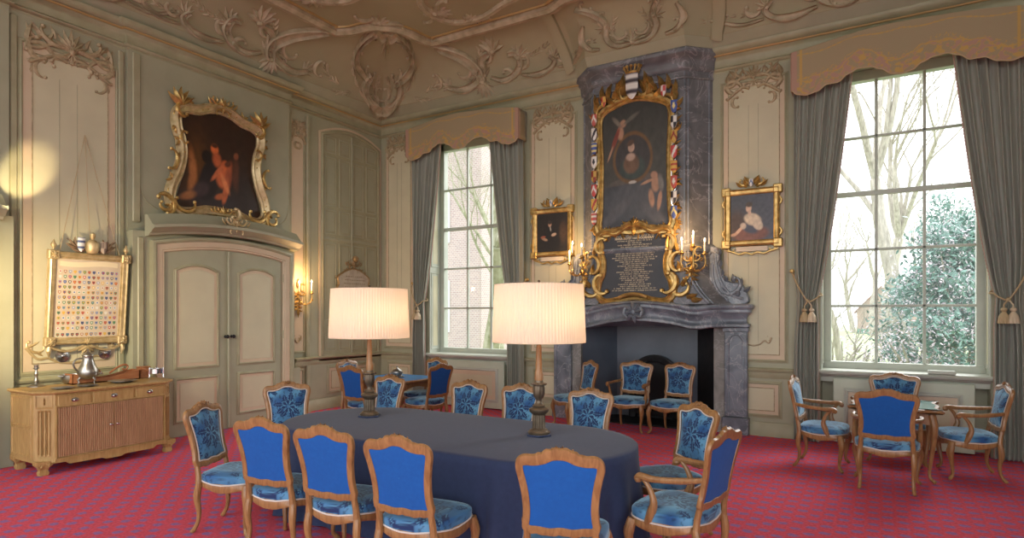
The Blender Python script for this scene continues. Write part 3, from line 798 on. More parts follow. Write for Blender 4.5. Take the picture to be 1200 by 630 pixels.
rows.append([Vector((a[0] * .9, -.02, 1.5 + .34 + archz(a[0]) * .6)) for a in pc]); rows.insert(0, [Vector((a[0] * .93, -.02, 1.5)) for a in pc])
mb.loft(rows, closed=False, cap=False)
for k in (1.22, 1.02): 
    for sg in (-1, 1): pass
mb.build('mantel_shelf', M['marble'], fp, angle=50)
mb = MB(); mpk = lambda u, v, w: Vector((u, -.50 - w, v))
mb.ball((0, -.46, 1.72), .12, 14, (1, .5, 1)); 
for k in range(8):
    a = k * PI / 4; leaf(mb, mpk, .03 * math.cos(a), 1.72 + .03 * math.sin(a), a, .14, .08, .05, bend=.4)
for sg in (-1, 1): scroll(mb, lambda u, v, w, sg=sg: mpk(sg * u, v, w), .13, 1.7, 1.3, .28, 3, 6, .03)
mb.build('keystone', M['marble'], fp)
# overmantel body with concave flare
def plan(k):
    return [(1.02 + .42 * k, 0), (.70 + .36 * k, -.32 - .02 * k), (-.70 - .36 * k, -.32 - .02 * k), (-1.02 - .42 * k, 0)]
mb = MB(); rings = []
for z in [1.83 + .79 * i / 12 for i in range(13)]:
    k = max(0, (2.62 - z) / .79) ** 2.3; rings.append([(x, y, z) for x, y in plan(k)])
rings.append([(x, y, 5.22) for x, y in plan(0)])
mb.loft(rings, closed=False, cap=False)
mb.build('overmantel', M['marble2'], fp, angle=25)
mb = MB()      # string course and raised ribs down the flare
p0 = [(x, y) for x, y in plan(0)]
mb.loft([[Vector((q[0], q[1], z)) for q in offset(p0, -o, False)] for o, z in [(0, 2.58), (.02, 2.59), (.03, 2.62), (.045, 2.64), (.045, 2.67), (.02, 2.69), (0, 2.70)]], closed=False, cap=False)
for sg in (-1, 1):
    for f, r in ((0, .022), (1, .03), (.88, .014), (.12, .014)):
        pts = []
        for i in range(13):
            z = 1.84 + .78 * i / 12; k = max(0, (2.62 - z) / .79) ** 2.3; P = plan(k); a, b_ = P[1], P[0]
            pts.append((sg * (a[0] + (b_[0] - a[0]) * f), a[1] + (b_[1] - a[1]) * f - .004, z))
        mb.tube(pts, r, 7)
    # edge beads and arched panel on the canted sides
    a, b_ = plan(0)[1], plan(0)[0]
    for f in (0, .13, .87):
        x, y = sg * (a[0] + (b_[0] - a[0]) * f), a[1] + (b_[1] - a[1]) * f
        mb.tube([(x, y, 2.7), (x, y, 5.15)], .016, 6)
    def mpc(u, v, w, sg=sg, a=a, b_=b_):
        dx, dy = b_[0] - a[0], b_[1] - a[1]; l = math.hypot(dx, dy)
        return Vector((sg * (a[0] + dx * u - dy / l * w * -1 * -1), a[1] + dy * u - w * .7, v))
    molding(mb, arched(.26, .74, 2.85, 4.72, .12), [(0, 0), (.02, .015), (.06, .0)], mpc)
    molding(mb, arched(.26, .74, 4.92, 5.1, .02), [(0, 0), (.02, .012), (.06, .0)], mpc)
mb.build('moulding', M['marble'], fp)
mb = MB()
CR = [(-.01, 5.05), (.02, 5.06), (.025, 5.085), (.006, 5.10), (.006, 5.17), (.03, 5.19), (.045, 5.24), (.05, 5.30), (.085, 5.35), (.13, 5.385), (.14, 5.40), (.14, 5.45), (.12, 5.47), (0, 5.48)]
mb.loft([[Vector((q[0], q[1], z)) for q in offset(p0, -o, False)] for o, z in CR], closed=False, cap=False)
mb.build('crown', M['marble2'], fp, angle=40)
# scrolled marble wings against the wall
for sg in (-1, 1):
    mpw = lambda u, v, w, sg=sg: Vector((sg * u, -.10 - w, v))
    out = [(p[0], p[1]) for p in catmull([(1.04, 1.84), (1.50, 1.84), (1.50, 2.0), (1.42, 2.12), (1.30, 2.14), (1.20, 2.20), (1.15, 2.36), (1.14, 2.52), (1.11, 2.63), (1.04, 2.66), (1.0, 2.6)], 5, True)]
    mb = MB(); mb.loft([[mpw(p[0], p[1], -.10) for p in out], [mpw(p[0], p[1], 0) for p in out], [mpw(p[0], p[1], .015) for p in offset(out, -.015)]])
    scroll(mb, mpw, 1.36, 2.0, .6, .52, 3.2, 6.5, .036); scroll(mb, mpw, 1.12, 2.5, 1.7, .32, 3, 6, .028)
    mb.tube([mpw(p[0], p[1], .02) for p in catmull([(1.08, 2.55), (1.10, 2.35), (1.17, 2.12), (1.30, 1.96), (1.46, 1.90)], 6)], .022, 7)
    mb.tube([mpw(p[0], p[1], .02) for p in catmull([(1.04, 2.4), (1.05, 2.2), (1.12, 2.02), (1.26, 1.88)], 6)], .02, 7)
    for k, (x, y, a) in enumerate(((1.44, 2.12, .9), (1.36, 2.17, 1.3), (1.27, 2.18, 1.7), (1.2, 2.26, 1.2), (1.17, 2.4, 1.1), (1.50, 2.04, .3), (1.15, 2.55, .9))):
        leaf(mb, mpw, x - .04, y - .03, a, .12, .07, .035, bend=.6)
    mb.ball(mpw(1.38, 1.98, .02), .045, 8)
    mb.build('volute', M['marble'], fp)
# firebox
mb = MB(); d = .56; xb = .66; zt = 1.63
mb.quad((-xb, d, 0), (xb, d, 0), (xb, d, zt), (-xb, d, zt)); mb.cur = 0
mb.build('firebox_back', M['fireplate'], fp)
for sg, nm in ((-1, 'fireplate'), (1, 'iron')):
    mb = MB(); mb.quad((sg * xb, d, 0), (sg * 1.05, 0, 0), (sg * 1.05, 0, zt), (sg * xb, d, zt)); mb.build('firebox_side', M[nm], fp)  # right cheek takes the dark iron colour for its shade away from the windows
mb = MB(); mb.quad((-1.05, 0, zt), (1.05, 0, zt), (xb, d, zt), (-xb, d, zt)); mb.build('flue_throat', M['soot'], fp); mb = MB(); mb.bbox(-1.04, 1.04, -.12, d, 0, .025, .005); mb.build('hearth', M['soot'], fp)
mb = MB()      # cast iron arched fire surround with openwork rim
mb.lathe([(0, 0)], n=3) if 0 else None
arc = [(.42 * math.cos(a), .62 + .42 * math.sin(a)) for a in [PI * i / 20 for i in range(21)]] + [(-.42, .02)]; arc = [(.42, .02)] + arc
mpf = lambda u, v, w: Vector((u, d - .05 - w, v))
molding(mb, arc, [(0, 0), (0, .05), (-.02, .06), (-.10, .03), (-.12, .05), (-.13, 0)], mpf, closed=False)
for i in range(9):
    a = PI * (i + .5) / 9; scroll(mb, mpf, .36 * math.cos(a), .62 + .36 * math.sin(a), a, .13, 4, 7, .012, w0=3)
mb.build('fire_surround', M['iron'], fp)
mb = MB(); fillpoly(mb, offset(arc, -.12, False), .01, mpf)
mb.bbox(-.26, .26, d - .22, d - .06, .10, .16); 
for i in range(7): mb.tube([(-.24 + i * .08, d - .2, .12), (-.24 + i * .08, d - .2, .34)], .01, 6)
mb.build('grate', M['soot'], fp)

# ------------------------------------------------------------------ gilding along an outline
def gild(mb, out, mp, s, seed=0, step=None, both=True, o=0.02):
    rnd = random.Random(seed); n = len(out); acc = 0; step = step or s * .8; k = 0
    off = offset(out, o)
    for i in range(n):
        p, q = off[i], off[(i + 1) % n]; d = math.hypot(q[0] - p[0], q[1] - p[1]); acc += d
        if acc < step: continue
        acc = 0; k += 1; a = math.atan2(q[1] - p[1], q[0] - p[0])
        if k % 3 == 0: scroll(mb, mp, p[0], p[1], a, s * 1.5, 2.6, 6.5, s * .14)
        elif k % 3 == 1:
            for da in (-.5, -1.3): leaf(mb, mp, p[0], p[1], a + da, s * rnd.uniform(.6, 1), s * .34, s * .22, bend=rnd.choice((-1, 1)))
        else:
            leaf(mb, mp, p[0], p[1], a + rnd.uniform(-.4, 0), s * .9, s * .3, s * .2, bend=-1); leaf(mb, mp, p[0], p[1], a + PI + .4, s * .7, s * .28, s * .2, bend=1)
            if both: scroll(mb, mp, p[0], p[1], a + .4, s * .9, -3, -6, s * .11)
def paint_grid(name, parent, u0, u1, v0, v1, nu, nv, colf, top=None, w=.01, m='paint', inside=None):
    mb = MB()
    def P(u, v):
        x = u0 + (u1 - u0) * u; t = v1 + (top(x) if top else 0); return (x, -w, v0 + (t - v0) * v)
    mb.grid(P, nu, nv, colf); return mb.build(name, M[m], parent, smooth=False, fix=False)
def sst(a, b_, x):
    t = max(0, min(1, (x - a) / (b_ - a))) if a != b_ else float(x > a); return t * t * (3 - 2 * t)
def blobs(bg, L):
    """painter: each entry (cx, cy, rx, ry, rot, colour, softness); bg(u,v)"""
    def f(u, v):
        c = bg(u, v)
        for cx, cy, rx, ry, rot, col, soft in L:
            dx, dy = u - cx, v - cy; cr, sr = math.cos(rot), math.sin(rot)
            x, y = (dx * cr + dy * sr) / rx, (-dx * sr + dy * cr) / ry
            r = math.sqrt(x * x + y * y)
            if r < 1 + soft:
                a = 1 - sst(1 - soft, 1 + soft, r); c = tuple(c[i] * (1 - a) + col[i] * a for i in range(3))
        n = noise.noise(Vector((u * 14, v * 14, 0))) * .25 + noise.noise(Vector((u * 50, v * 40, 3))) * .12 + 1
        return tuple(max(0, q * n) for q in c)
    return f

# ------------------------------------------------------------------ memorial painting on the chimney
YM = .325
pm = thing('memorial_painting', 'tall dark painting with oval portrait and putti, gilt armorial frame on the chimney', 'painting', (CXF - .04, YB - YM, 0))
ptop = lambda x: .0 + .16 * max(0, 1 - (x / .50) ** 2) ** .6
sky = lambda u, v: (.030 + .03 * v * (1 - v) * 4, .030 + .028 * v * (1 - v) * 4, .026 + .02 * v * (1 - v) * 4) if v > .36 else (.05, .052, .058)
skin, rd = (.42, .24, .15), (.22, .05, .03)
L = [(.5, .2, .46, .16, 0, (.075, .08, .09), .3), (.5, .38, .42, .03, .05, (.10, .085, .07), .2), (.2, .12, .25, .05, .4, (.10, .10, .11), .4), (.78, .1, .2, .05, -.4, (.10, .10, .11), .4),
     (.47, .55, .31, .205, 0, (.16, .085, .03), .05), (.47, .55, .27, .175, 0, (.045, .040, .038), .05),
     (.47, .47, .20, .09, 0, (.04, .06, .05), .2), (.45, .50, .12, .075, 0, (.16, .09, .05), .2), (.44, .555, .07, .03, 0, (.48, .34, .26), .3), (.45, .63, .05, .038, 0, (.50, .33, .24), .2), (.44, .665, .055, .022, .2, (.09, .05, .03), .3),
     (.32, .83, .05, .03, 0, skin, .3), (.28, .76, .05, .055, .4, skin, .3), (.20, .72, .11, .03, .9, rd, .3), (.12, .62, .07, .015, .9, skin, .3), (.22, .86, .08, .02, -.6, (.20, .17, .13), .4), (.45, .86, .12, .018, .3, (.12, .11, .09), .4),
     (.80, .40, .05, .028, 0, skin, .3), (.82, .33, .06, .06, .2, skin, .3), (.70, .35, .10, .012, .2, skin, .3), (.76, .22, .04, .07, .3, skin, .3), (.88, .20, .03, .08, -.3, skin, .3), (.90, .34, .04, .06, .3, (.2, .19, .17), .4), (.47, .355, .06, .012, 0, (.5, .47, .42), .2)]
paint_grid('canvas', pm, -.50, .50, 2.98, 4.72, 110, 170, blobs(sky, L), ptop, .012)
half = [(0, 2.95), (.25, 2.97), (.45, 2.93), (.55, 3.02), (.53, 3.3), (.52, 4.0), (.54, 4.4), (.54, 4.62), (.48, 4.74), (.30, 4.82), (.12, 4.87), (0, 4.88)]
out = [(p[0], p[1]) for p in catmull(mirror(half), 5, True)]
mb = MB(); molding(mb, out, [(-.035, 0), (-.035, .03), (-.015, .045), (.01, .03), (.03, .05), (.07, .05), (.09, 0)], LOC); mb.build('frame', M['gold'], pm)
mb = MB(); gild(mb, out, LOC, .15, 5, .075, True, .07); mb.build('carved_ornament', M['gold'], pm)
mb = MB()      # grey ribbon threading between the shields
for sg in (-1, 1):
    mb.tube([(sg * (.60 + .035 * math.sin(i * 1.3)), -.05, 3.05 + i * .075) for i in range(23)], .03, 6, flat=.5)
mb.build('ribbon', M['silver'], pm)
SHC = [((.55, .12, .10), (.8, .78, .7)), ((.85, .84, .80), (.03, .03, .04)), ((.75, .50, .12), (.5, .08, .06)), ((.08, .14, .42), (.8, .7, .3)), ((.6, .09, .09), (.85, .82, .78)), ((.84, .83, .8), (.05, .05, .06)), ((.62, .4, .1), (.3, .05, .04))]
def shield(parent, x, z, y, s, c1, c2, style, name='shield'):
    mb = MB(); nu, nv = 10, 12
    def P(u, v):
        w = .5 * (1 if v > .45 else math.sin(max(.02, v / .45) * PI / 2) ** .6)
        X = (u - .5) * 2 * w; return (x + X * s * .5 * 1.6 * .62 * 1.0, y - .02 - .018 * (1 - (2 * u - 1) ** 2), z + (v - .5) * s)
    def C(u, v):
        k = {0: int(v * 5) % 2, 1: int(abs(u - v) < .2), 2: int(abs(v - .8 + abs(u - .5)) < .14), 3: (int(u * 2) + int(v * 2)) % 2, 4: int((u - .5) ** 2 + (v - .55) ** 2 < .05)}[style % 5]
        return c2 if k else c1
    mb.grid(P, nu, nv, C)
    return mb.build(name, M['vc'], parent, fix=False)
for i in range(8):
    for sg in (-1, 1):
        c1, c2 = SHC[(i * 2 + (sg > 0) * 3) % 7]; shield(pm, sg * .615, 3.14 + i * .215, -.075, .185, c1, c2, i + (sg > 0) * 2)
for sg in (-1, 1):
    c1, c2 = SHC[(3 + sg) % 7]; shield(pm, sg * .46, 4.90, -.07, .16, c1, c2, 3); 
shield(pm, 0, 5.04, -.11, .38, (.82, .80, .76), (.06, .05, .06), 0)
mb = MB()
for sg in (-1, 1):
    m2 = lambda u, v, w, sg=sg: LOC(sg * u, v, w + .03)
    for x, z, a, l in ((.2, 4.95, .9, .22), (.26, 5.0, 1.4, .2), (.3, 4.9, .4, .2), (.42, 5.0, 1.5, .18), (.5, 4.98, 1.2, .18), (.56, 4.86, .9, .2), (.6, 4.8, 1.3, .2), (.62, 4.72, .3, .12), (.33, 4.98, 1.9, .2), (.16, 5.1, 1.2, .18), (.18, 5.0, 1.7, .2)):
        leaf(mb, m2, x, z - .04, a, l * 1.25, l * .5, .07, bend=.7)
    scroll(mb, m2, .22, 4.98, 1.4, .34, 3, 6, .035); scroll(mb, m2, .38, 4.9, .4, .3, 3, 6, .03); scroll(mb, m2, .57, 4.82, 2.2, .34, 3, 6, .03)
mb.build('crest_foliage', M['gold'], pm)
mb = MB()
mb.tube([(.09 * math.cos(a), -.10 - .05 * math.sin(a), 5.25) for a in [2 * PI * i / 16 for i in range(16)]], .018, 6, loop=True)
for i in range(7):
    a = PI * i / 6; x, y = .11 * math.cos(a), -.10 - .06 * math.sin(a); mb.tube([(x * .9, y, 5.26), (x * 1.1, y, 5.31)], .012, 6); mb.ball((x * 1.15, y, 5.33), .026, 6)
mb.build('crown', M['gold'], pm)

# memorial tablet
tb = thing('memorial_tablet', 'black inscribed memorial tablet in a gilt rocaille frame above the mantel', 'tablet', (CXF - .04, YB - YM, 0))
half = [(0, 1.99), (.15, 1.97), (.3, 1.93), (.46, 1.92), (.54, 2.0), (.52, 2.16), (.46, 2.3), (.455, 2.5), (.49, 2.62), (.49, 2.74), (.52, 2.86), (.44, 2.90), (.3, 2.87), (.18, 2.92), (.08, 2.98), (0, 2.99)]
out = [(p[0], p[1]) for p in catmull(mirror(half), 5, True)]
mb = MB(); fillpoly(mb, out, .02, LOC); mb.build('slab', M['slate'], tb)
mb = MB(); molding(mb, out, [(-.012, .02), (-.01, .05), (.01, .065), (.03, .045), (.05, .06), (.085, .05), (.10, 0)], LOC); mb.build('frame', M['gold'], tb)
mb = MB(); gild(mb, out, LOC, .13, 11, .09, True, .06)
for sg in (-1, 1):
    m2 = lambda u, v, w, sg=sg: LOC(sg * u, v, w + .03)
    scroll(mb, m2, .62, 2.1, 1.2, .5, 2.6, 6, .045); scroll(mb, m2, .60, 2.75, 1.8, .4, 2.8, 6, .04); scroll(mb, m2, .72, 1.97, .3, .4, 2.6, 6, .035)
    scroll(mb, m2, .55, 2.45, 1.5, .45, -2.6, -6, .04)
    for x, z, a in ((.66, 2.3, 1.2), (.7, 2.1, .6), (.64, 2.6, 1.5), (.78, 1.94, -.2), (.6, 2.9, .9), (.85, 1.90, -.4)): leaf(mb, m2, x, z, a, .16, .08, .05, bend=.8)
mb.tube([(p[0], -.09, p[1]) for p in catmull([(-.22, 1.93), (-.12, 1.97), (0, 1.985), (.12, 1.97), (.22, 1.93)], 4)], .028, 8)
shell(mb, lambda u, v, w: LOC(u, v, w + .05), 0, 3.0, PI / 2, .14); leaf(mb, lambda u, v, w: LOC(u, v, w + .05), 0, 2.98, -PI / 2, .14, .07)
mb.build('carved_ornament', M['gold'], tb)
def text(parent, s, size, x, z, y, m, sx=1.0, name='lettering', bold=.0):
    cu = bpy.data.curves.new('t', 'FONT'); cu.body = s; cu.size = size; cu.align_x = 'CENTER'; cu.extrude = .001; cu.offset = bold; cu.resolution_u = 2
    to = bpy.data.objects.new('t', cu); COL.objects.link(to)
    dg = bpy.context.evaluated_depsgraph_get(); me = bpy.data.meshes.new_from_object(to.evaluated_get(dg)); bpy.data.objects.remove(to)
    me.materials.clear(); me.materials.append(m)
    o = bpy.data.objects.new(name, me); COL.objects.link(o); o.parent = parent; o.location = (x, y, z); o.rotation_euler = (R(90), 0, 0); o.scale = (sx, 1, 1); return o
rnd = random.Random(3)
widths = [.56, 0, .54, .20, .52, .42, 0, .62, .60, .58, .70, .60, .46, .36, .52, .28, .32, .56, .44, .42, .46, .40, .30, .50, .44, .64, .70]
mb = MB(); z = 2.845
for i, wd in enumerate(widths):
    if i == 1: text(tb, 'MARIA DUYST VAN VOORHOUT', .048, 0, z - .012, -.024, M['letter'], .86, bold=.0012); z -= .042; continue
    if i == 6: text(tb, 'FREDERICK ADRIAAN BARON VAN REEDE', .038, 0, z - .008, -.024, M['letter'], .90, bold=.0008); z -= .037; continue
    x = -wd / 2
    while x < wd / 2:      # illegibly small lines: strokes of letters
        wl = rnd.choice((2, 3, 4, 6, 7, 8, 9))
        for _ in range(wl):
            if x > wd / 2: break
            k = rnd.random(); mb.box(x, x + .0035, -.0225, -.021, z, z + .016)
            if k > .3: mb.box(x, x + .009, -.0225, -.021, z + (.0 if k > .6 else .013), z + (.003 if k > .6 else .016))
            if k > .5: mb.box(x + .007, x + .0095, -.0225, -.021, z, z + .016)
            x += .0135
        x += .012
    z -= .0305
mb.build('lettering', M['letter'], tb, smooth=False)

# ------------------------------------------------------------------ portraits either side of the chimney
def portrait(x, label, colf, wx=.285, h0=2.72, h1=3.36):
    t = thing('portrait_painting', label, 'painting', (x, YB - .03, 0), 0, 'gilt framed portraits beside the chimney')
    paint_grid('canvas', t, -wx, wx, h0, h1, 80, 90, colf, None, .02)
    out = rect(-wx, wx, h0, h1)
    mb = MB(); molding(mb, out, [(-.004, .02), (0, .035), (.02, .05), (.05, .055), (.06, .07), (.075, .06), (.08, 0)], LOC)
    for sx in (-1, 1):
        for sz in (0, 1):
            X, Z = sx * (wx + .055), (h0 - .05, h1 + .05)[sz]; mb.bbox(X - .06, X + .06, -.065, 0, Z - .06, Z + .06, .012)
    mb.build('frame', M['gold'], t)
    mb = MB()
    for sx in (-1, 1):
        m2 = lambda u, v, w, sx=sx: LOC(sx * u, v, w + .03)
        scroll(mb, m2, wx + .1, h0 + .1, 1.5, .2, 3, 6, .018); scroll(mb, m2, wx + .1, h1 - .12, 1.5, .2, 3, 6, .016)
        scroll(mb, m2, .12, h1 + .13, .3, .2, 3, 6, .018); leaf(mb, m2, .06, h1 + .1, .9, .14, .06, .03, bend=.6); leaf(mb, m2, .12, h1 + .12, .3, .12, .05, .03, bend=.6); leaf(mb, m2, .03, h1 + .14, 1.3, .14, .06, .03, bend=-.5)
        mb.tube([m2(p[0], p[1], .01) for p in catmull([(0, h0 - .20), (.08, h0 - .17), (.16, h0 - .19), (.24, h0 - .16), (.34, h0 - .13)], 5)], .012, 6)
        scroll(mb, m2, .30, h0 - .13, .9, .16, 3, 6, .014)
    mb.build('carved_ornament', M['gold'], t)
    shield(t, 0, h1 + .15, -.05, .11, (.8, .8, .78), (.1, .2, .4), 2, 'crest_shield')
    mb = MB(); mb.bbox(-.21, .21, -.03, -.01, h0 - .155, h0 - .085, .004); mb.build('name_plate', M['white'], t)
bgd = lambda u, v: (.018, .014, .012)
L1 = [(.5, .35, .3, .35, 0, (.012, .010, .010), .3), (.42, .72, .055, .075, 0, (.42, .26, .18), .25), (.42, .76, .07, .05, 0, (.04, .03, .025), .3), (.44, .6, .02, .07, .2, (.35, .33, .30), .3), (.55, .44, .08, .04, .2, (.45, .34, .27), .3), (.25, .33, .1, .035, -.3, (.38, .26, .18), .3), (.2, .39, .08, .03, .1, (.30, .10, .06), .3), (.85, .5, .12, .25, 0, (.06, .035, .02), .5)]
portrait(CXF - 1.56, 'gilt framed portrait of a dark clad seated man, hung left of the chimney', blobs(bgd, L1))
bg2 = lambda u, v: (.055 + .03 * u, .065 + .03 * u, .085 + .04 * u)
L2 = [(.15, .3, .25, .35, 0, (.07, .045, .035), .5), (.48, .14, .40, .17, .05, (.20, .085, .065), .2), (.45, .27, .2, .11, -.4, (.06, .07, .11), .3), (.52, .45, .2, .13, -.3, (.62, .54, .42), .2), (.64, .33, .13, .1, -.8, (.60, .52, .42), .2), (.20, .22, .16, .035, .75, (.62, .42, .30), .25), (.3, .32, .07, .07, .5, (.55, .46, .38), .3), (.08, .14, .1, .03, .2, (.5, .3, .2), .3), (.43, .70, .065, .09, 0, (.60, .44, .34), .2), (.44, .78, .08, .055, 0, (.08, .06, .05), .3), (.45, .60, .035, .06, 0, (.6, .44, .34), .3)]
portrait(CXF + 1.56, 'gilt framed portrait of a reclining woman in white drapery, hung right of the chimney', blobs(bg2, L2))

# ------------------------------------------------------------------ overdoor painting
od = thing('overdoor_painting', 'large dark firelit figure painting in a curvy gilt rocaille frame over the double door', 'painting', (XU + .02, 5.56, 0), R(90)); od.scale = (.95, 1, 1)
half = [(0, 3.22), (.25, 3.22), (.5, 3.16), (.68, 3.16), (.76, 3.28), (.73, 3.46), (.64, 3.66), (.585, 3.9), (.60, 4.12), (.66, 4.3), (.66, 4.46), (.56, 4.54), (.36, 4.57), (.18, 4.64), (0, 4.67)]
out = [(p[0], p[1]) for p in catmull(mirror(half), 6, True)]
bgo = lambda u, v: (.035 + .07 * math.exp(-((u - .2) / .14) ** 2 - ((v - .45) / .3) ** 2), .016 + .025 * math.exp(-((u - .2) / .14) ** 2 - ((v - .45) / .3) ** 2), .009)
fl = (.70, .17, .045)
L = [(.12, .35, .05, .22, .1, (.42, .16, .05), .5), (.5, .13, .5, .08, .05, (.03, .022, .025), .4), (.34, .3, .13, .2, -.25, (.014, .010, .012), .15), (.31, .53, .07, .065, 0, (.012, .007, .006), .2),
     (.42, .62, .05, .05, 0, fl, .3), (.45, .52, .06, .07, .3, (.5, .12, .04), .4), (.56, .47, .055, .06, 0, (.62, .14, .04), .3), (.54, .35, .10, .10, .3, (.62, .15, .05), .3), (.62, .38, .05, .14, -.2, (.40, .10, .04), .4), (.57, .22, .035, .13, -.3, (.55, .14, .05), .3), (.5, .16, .07, .03, .3, (.45, .12, .04), .4), (.46, .4, .12, .025, .8, (.6, .16, .06), .4), (.60, .50, .045, .03, .3, (.10, .03, .015), .4), (.8, .25, .15, .2, 0, (.025, .014, .012), .6), (.72, .42, .05, .16, 0, (.10, .035, .018), .5), (.72, .60, .035, .035, 0, (.22, .07, .03), .4), (.42, .655, .04, .02, 0, (.06, .02, .01), .4), (.25, .2, .10, .07, .4, (.05, .03, .035), .4), (.56, .30, .03, .10, .5, (.75, .26, .10), .5), (.12, .12, .08, .04, .3, (.35, .14, .05), .5)]
mb = MB(); cfn = blobs(bgo, L)
def odp(u, v):                         # canvas follows the frame outline
    z = 3.19 + 1.47 * v; i = min(range(len(half) - 1), key=lambda k: abs((half[k][1] + half[k + 1][1]) / 2 - z) + (10 if k < 4 else 0))
    hw = .585 + .16 * max(0, (3.66 - z) / .5) ** .9 if z < 3.9 else .60 + .07 * sst(4.0, 4.35, z)
    tz = z - (.10 * abs(2 * u - 1) ** 2.2) * sst(4.2, 4.66, z)
    return ((2 * u - 1) * min(hw, .74), -.01, tz)
mb.grid(odp, 120, 130, cfn); mb.build('canvas', M['paint'], od, smooth=False, fix=False)
mb = MB(); molding(mb, out, [(-.04, .0), (-.04, .035), (-.02, .06), (.0, .045), (.03, .06), (.06, .10), (.085, .09), (.11, .04), (.12, 0)], LOC); mb.build('frame', M['palegold'], od)
mb = MB(); gild(mb, out, lambda u, v, w: LOC(u, v, w + .05), .13, 4, .17, True, .09)
mg = lambda u, v, w: LOC(u, v, w + .07)
cluster(mb, mg, 0, 4.74, .26); cluster(mb, mg, 0, 3.16, .22)
for sg in (-1, 1):
    m2 = lambda u, v, w, sg=sg: mg(sg * u, v, w)
    for a in (.3, .8, 1.3, 1.8, 2.3): leaf(mb, m2, .66, 4.6, a, .24, .09, .05, bend=.4)
    scroll(mb, m2, .72, 4.5, 1.2, .34, 3, 6, .035); scroll(mb, m2, .80, 3.25, 1.0, .5, -2.8, -6, .04); scroll(mb, m2, .62, 3.12, .1, .5, 2.6, 6, .035)
    scroll(mb, m2, .72, 3.8, 1.7, .4, -2, -5, .03); scroll(mb, m2, .68, 4.15, 1.5, .3, 3, 6, .026); scroll(mb, m2, .9, 3.1, .1, .3, 3, 6, .03)
mb.build('carved_ornament', M['gold'], od)

# ------------------------------------------------------------------ armorial chart hung beside the door
ch = thing('armorial_chart', 'gilt framed chart of small coloured shields hanging tilted above the sideboard', 'picture', (XR + .03, 3.78, 1.34), R(90))
ch.rotation_euler = (R(5.5), 0, R(90))
mb = MB(); mb.box(-.36, .36, -.02, -.01, .07, 1.02); mb.build('sheet', mat('parchment', (.68, .58, .44), .8, c2=(.62, .52, .38), scale=4), ch)
mb = MB(); cols = [(.55, .10, .08), (.08, .13, .35), (.7, .45, .1), (.1, .1, .1), (.75, .72, .65), (.12, .28, .14), (.45, .2, .1), (.3, .35, .5)]
rnd = random.Random(5)
for r in range(13):
    for c in range(13):
        if r == 0 and rnd.random() < .5: pass
        x = -.31 + c * .0517; z = .12 + r * .062 + (.0 if r else -.015); mb.col = rnd.choice(cols)
        a = [mb.add(p) for p in ((x - .016, -.0215, z + .02), (x - .016, -.0215, z - .004), (x, -.0215, z - .02), (x + .016, -.0215, z - .004), (x + .016, -.0215, z + .02))]; mb.face(a)
        mb.col = rnd.choice(cols); a = [mb.add(p) for p in ((x - .008, -.0222, z + .012), (x - .008, -.0222, z - .004), (x + .008, -.0222, z - .004), (x + .008, -.0222, z + .012))]; mb.face(a)
mb.build('painted_shields', M['vc'], ch, smooth=False, fix=False)
mb = MB(); mb.loft([[(x, -.022, z + .012 * math.sin(x * 9)) for x in [-.32 + .04 * i for i in range(17)]] for z in (.935, .995)], closed=False, cap=False); mb.build('title_banner', M['letter'], ch)
mb = MB(); molding(mb, rect(-.36, .36, .07, 1.02), [(-.005, .02), (0, .035), (.012, .03), (.02, .05), (.05, .055), (.06, .07), (.075, .06), (.08, 0)], LOC); mb.build('frame', M['palegold'], ch)
mb = MB()
for sx in (-1, 1):
    for z in (.03, 1.06):
        X = sx * .40; mb.bbox(X - .055, X + .055, -.08, 0, z - .055, z + .055, .01)
        for k in range(8): leaf(mb, lambda u, v, w: LOC(u, v, w + .08), X, z, k * PI / 4, .045, .03, .015)
        mb.ball((X, -.09, z), .014, 8)
    mb.lathe([(.012, 0), (.012, .02), (.03, .05), (.03, .07), (.012, .10), (.008, .12), (0, .13)], (sx * .40, -.04, 1.11), 12)
    mb.tube([(sx * .40, -.05, -.02), (sx * .41, -.06, -.08), (sx * .40, -.05, -.15)], [.02, .028, .006], 7)
n = 14
for sx in (-1, 1):
    mb.tube([(sx * (.40 - .36 * i / n), -.05, -.03 - .06 * math.sin(PI * i / n)) for i in range(n + 1)], .016, 6)
for k in range(6): leaf(mb, lambda u, v, w: LOC(u, v, w + .05), 0, -.04, -PI / 2 + (k - 2.5) * .5, .11, .05, .03, bend=.3)
shell(mb, lambda u, v, w: LOC(u, v, w + .05), 0, 0.0, PI / 2, .08)
mb.build('carved_ornament', M['palegold'], ch)
mb = MB(); mb.lathe([(.05, 0), (.07, .04), (.07, .12), (.04, .16), (.015, .17), (.03, .20), (.03, .24), (0, .26)], (0, -.06, 1.10), 14); mb.build('finial', M['palegold'], ch)
shield(ch, -.13, 1.20, -.06, .17, (.85, .85, .85), (.08, .12, .25), 0, 'crest_shield'); shield(ch, .12, 1.18, -.06, .15, (.45, .36, .28), (.2, .15, .12), 3, 'crest_shield')
mb = MB()
for sx in (-1, 1):
    m2 = lambda u, v, w, sx=sx: LOC(sx * u, v, w + .04)
    for a in (.1, .6, 1.1, 1.6): leaf(mb, m2, .16, 1.16, a, .13, .05, .03, bend=.5)
    scroll(mb, m2, .14, 1.12, .1, .3, 2.4, 6, .018)
    mb.tube([m2(.1, 1.12, 0), m2(.27, 1.26, 0)], .006, 5)
mb.build('trophy', mat('brown_bronze', (.22, .15, .09), .5), ch)
mb = MB()
for X in (-.33, .0, .33): mb.tube([Vector((X * 1.0, -.03, 1.10)), Vector((0, .235 + .02, 2.55))], .004, 5)
mb.build('hanging_cord', M['rope'], ch)
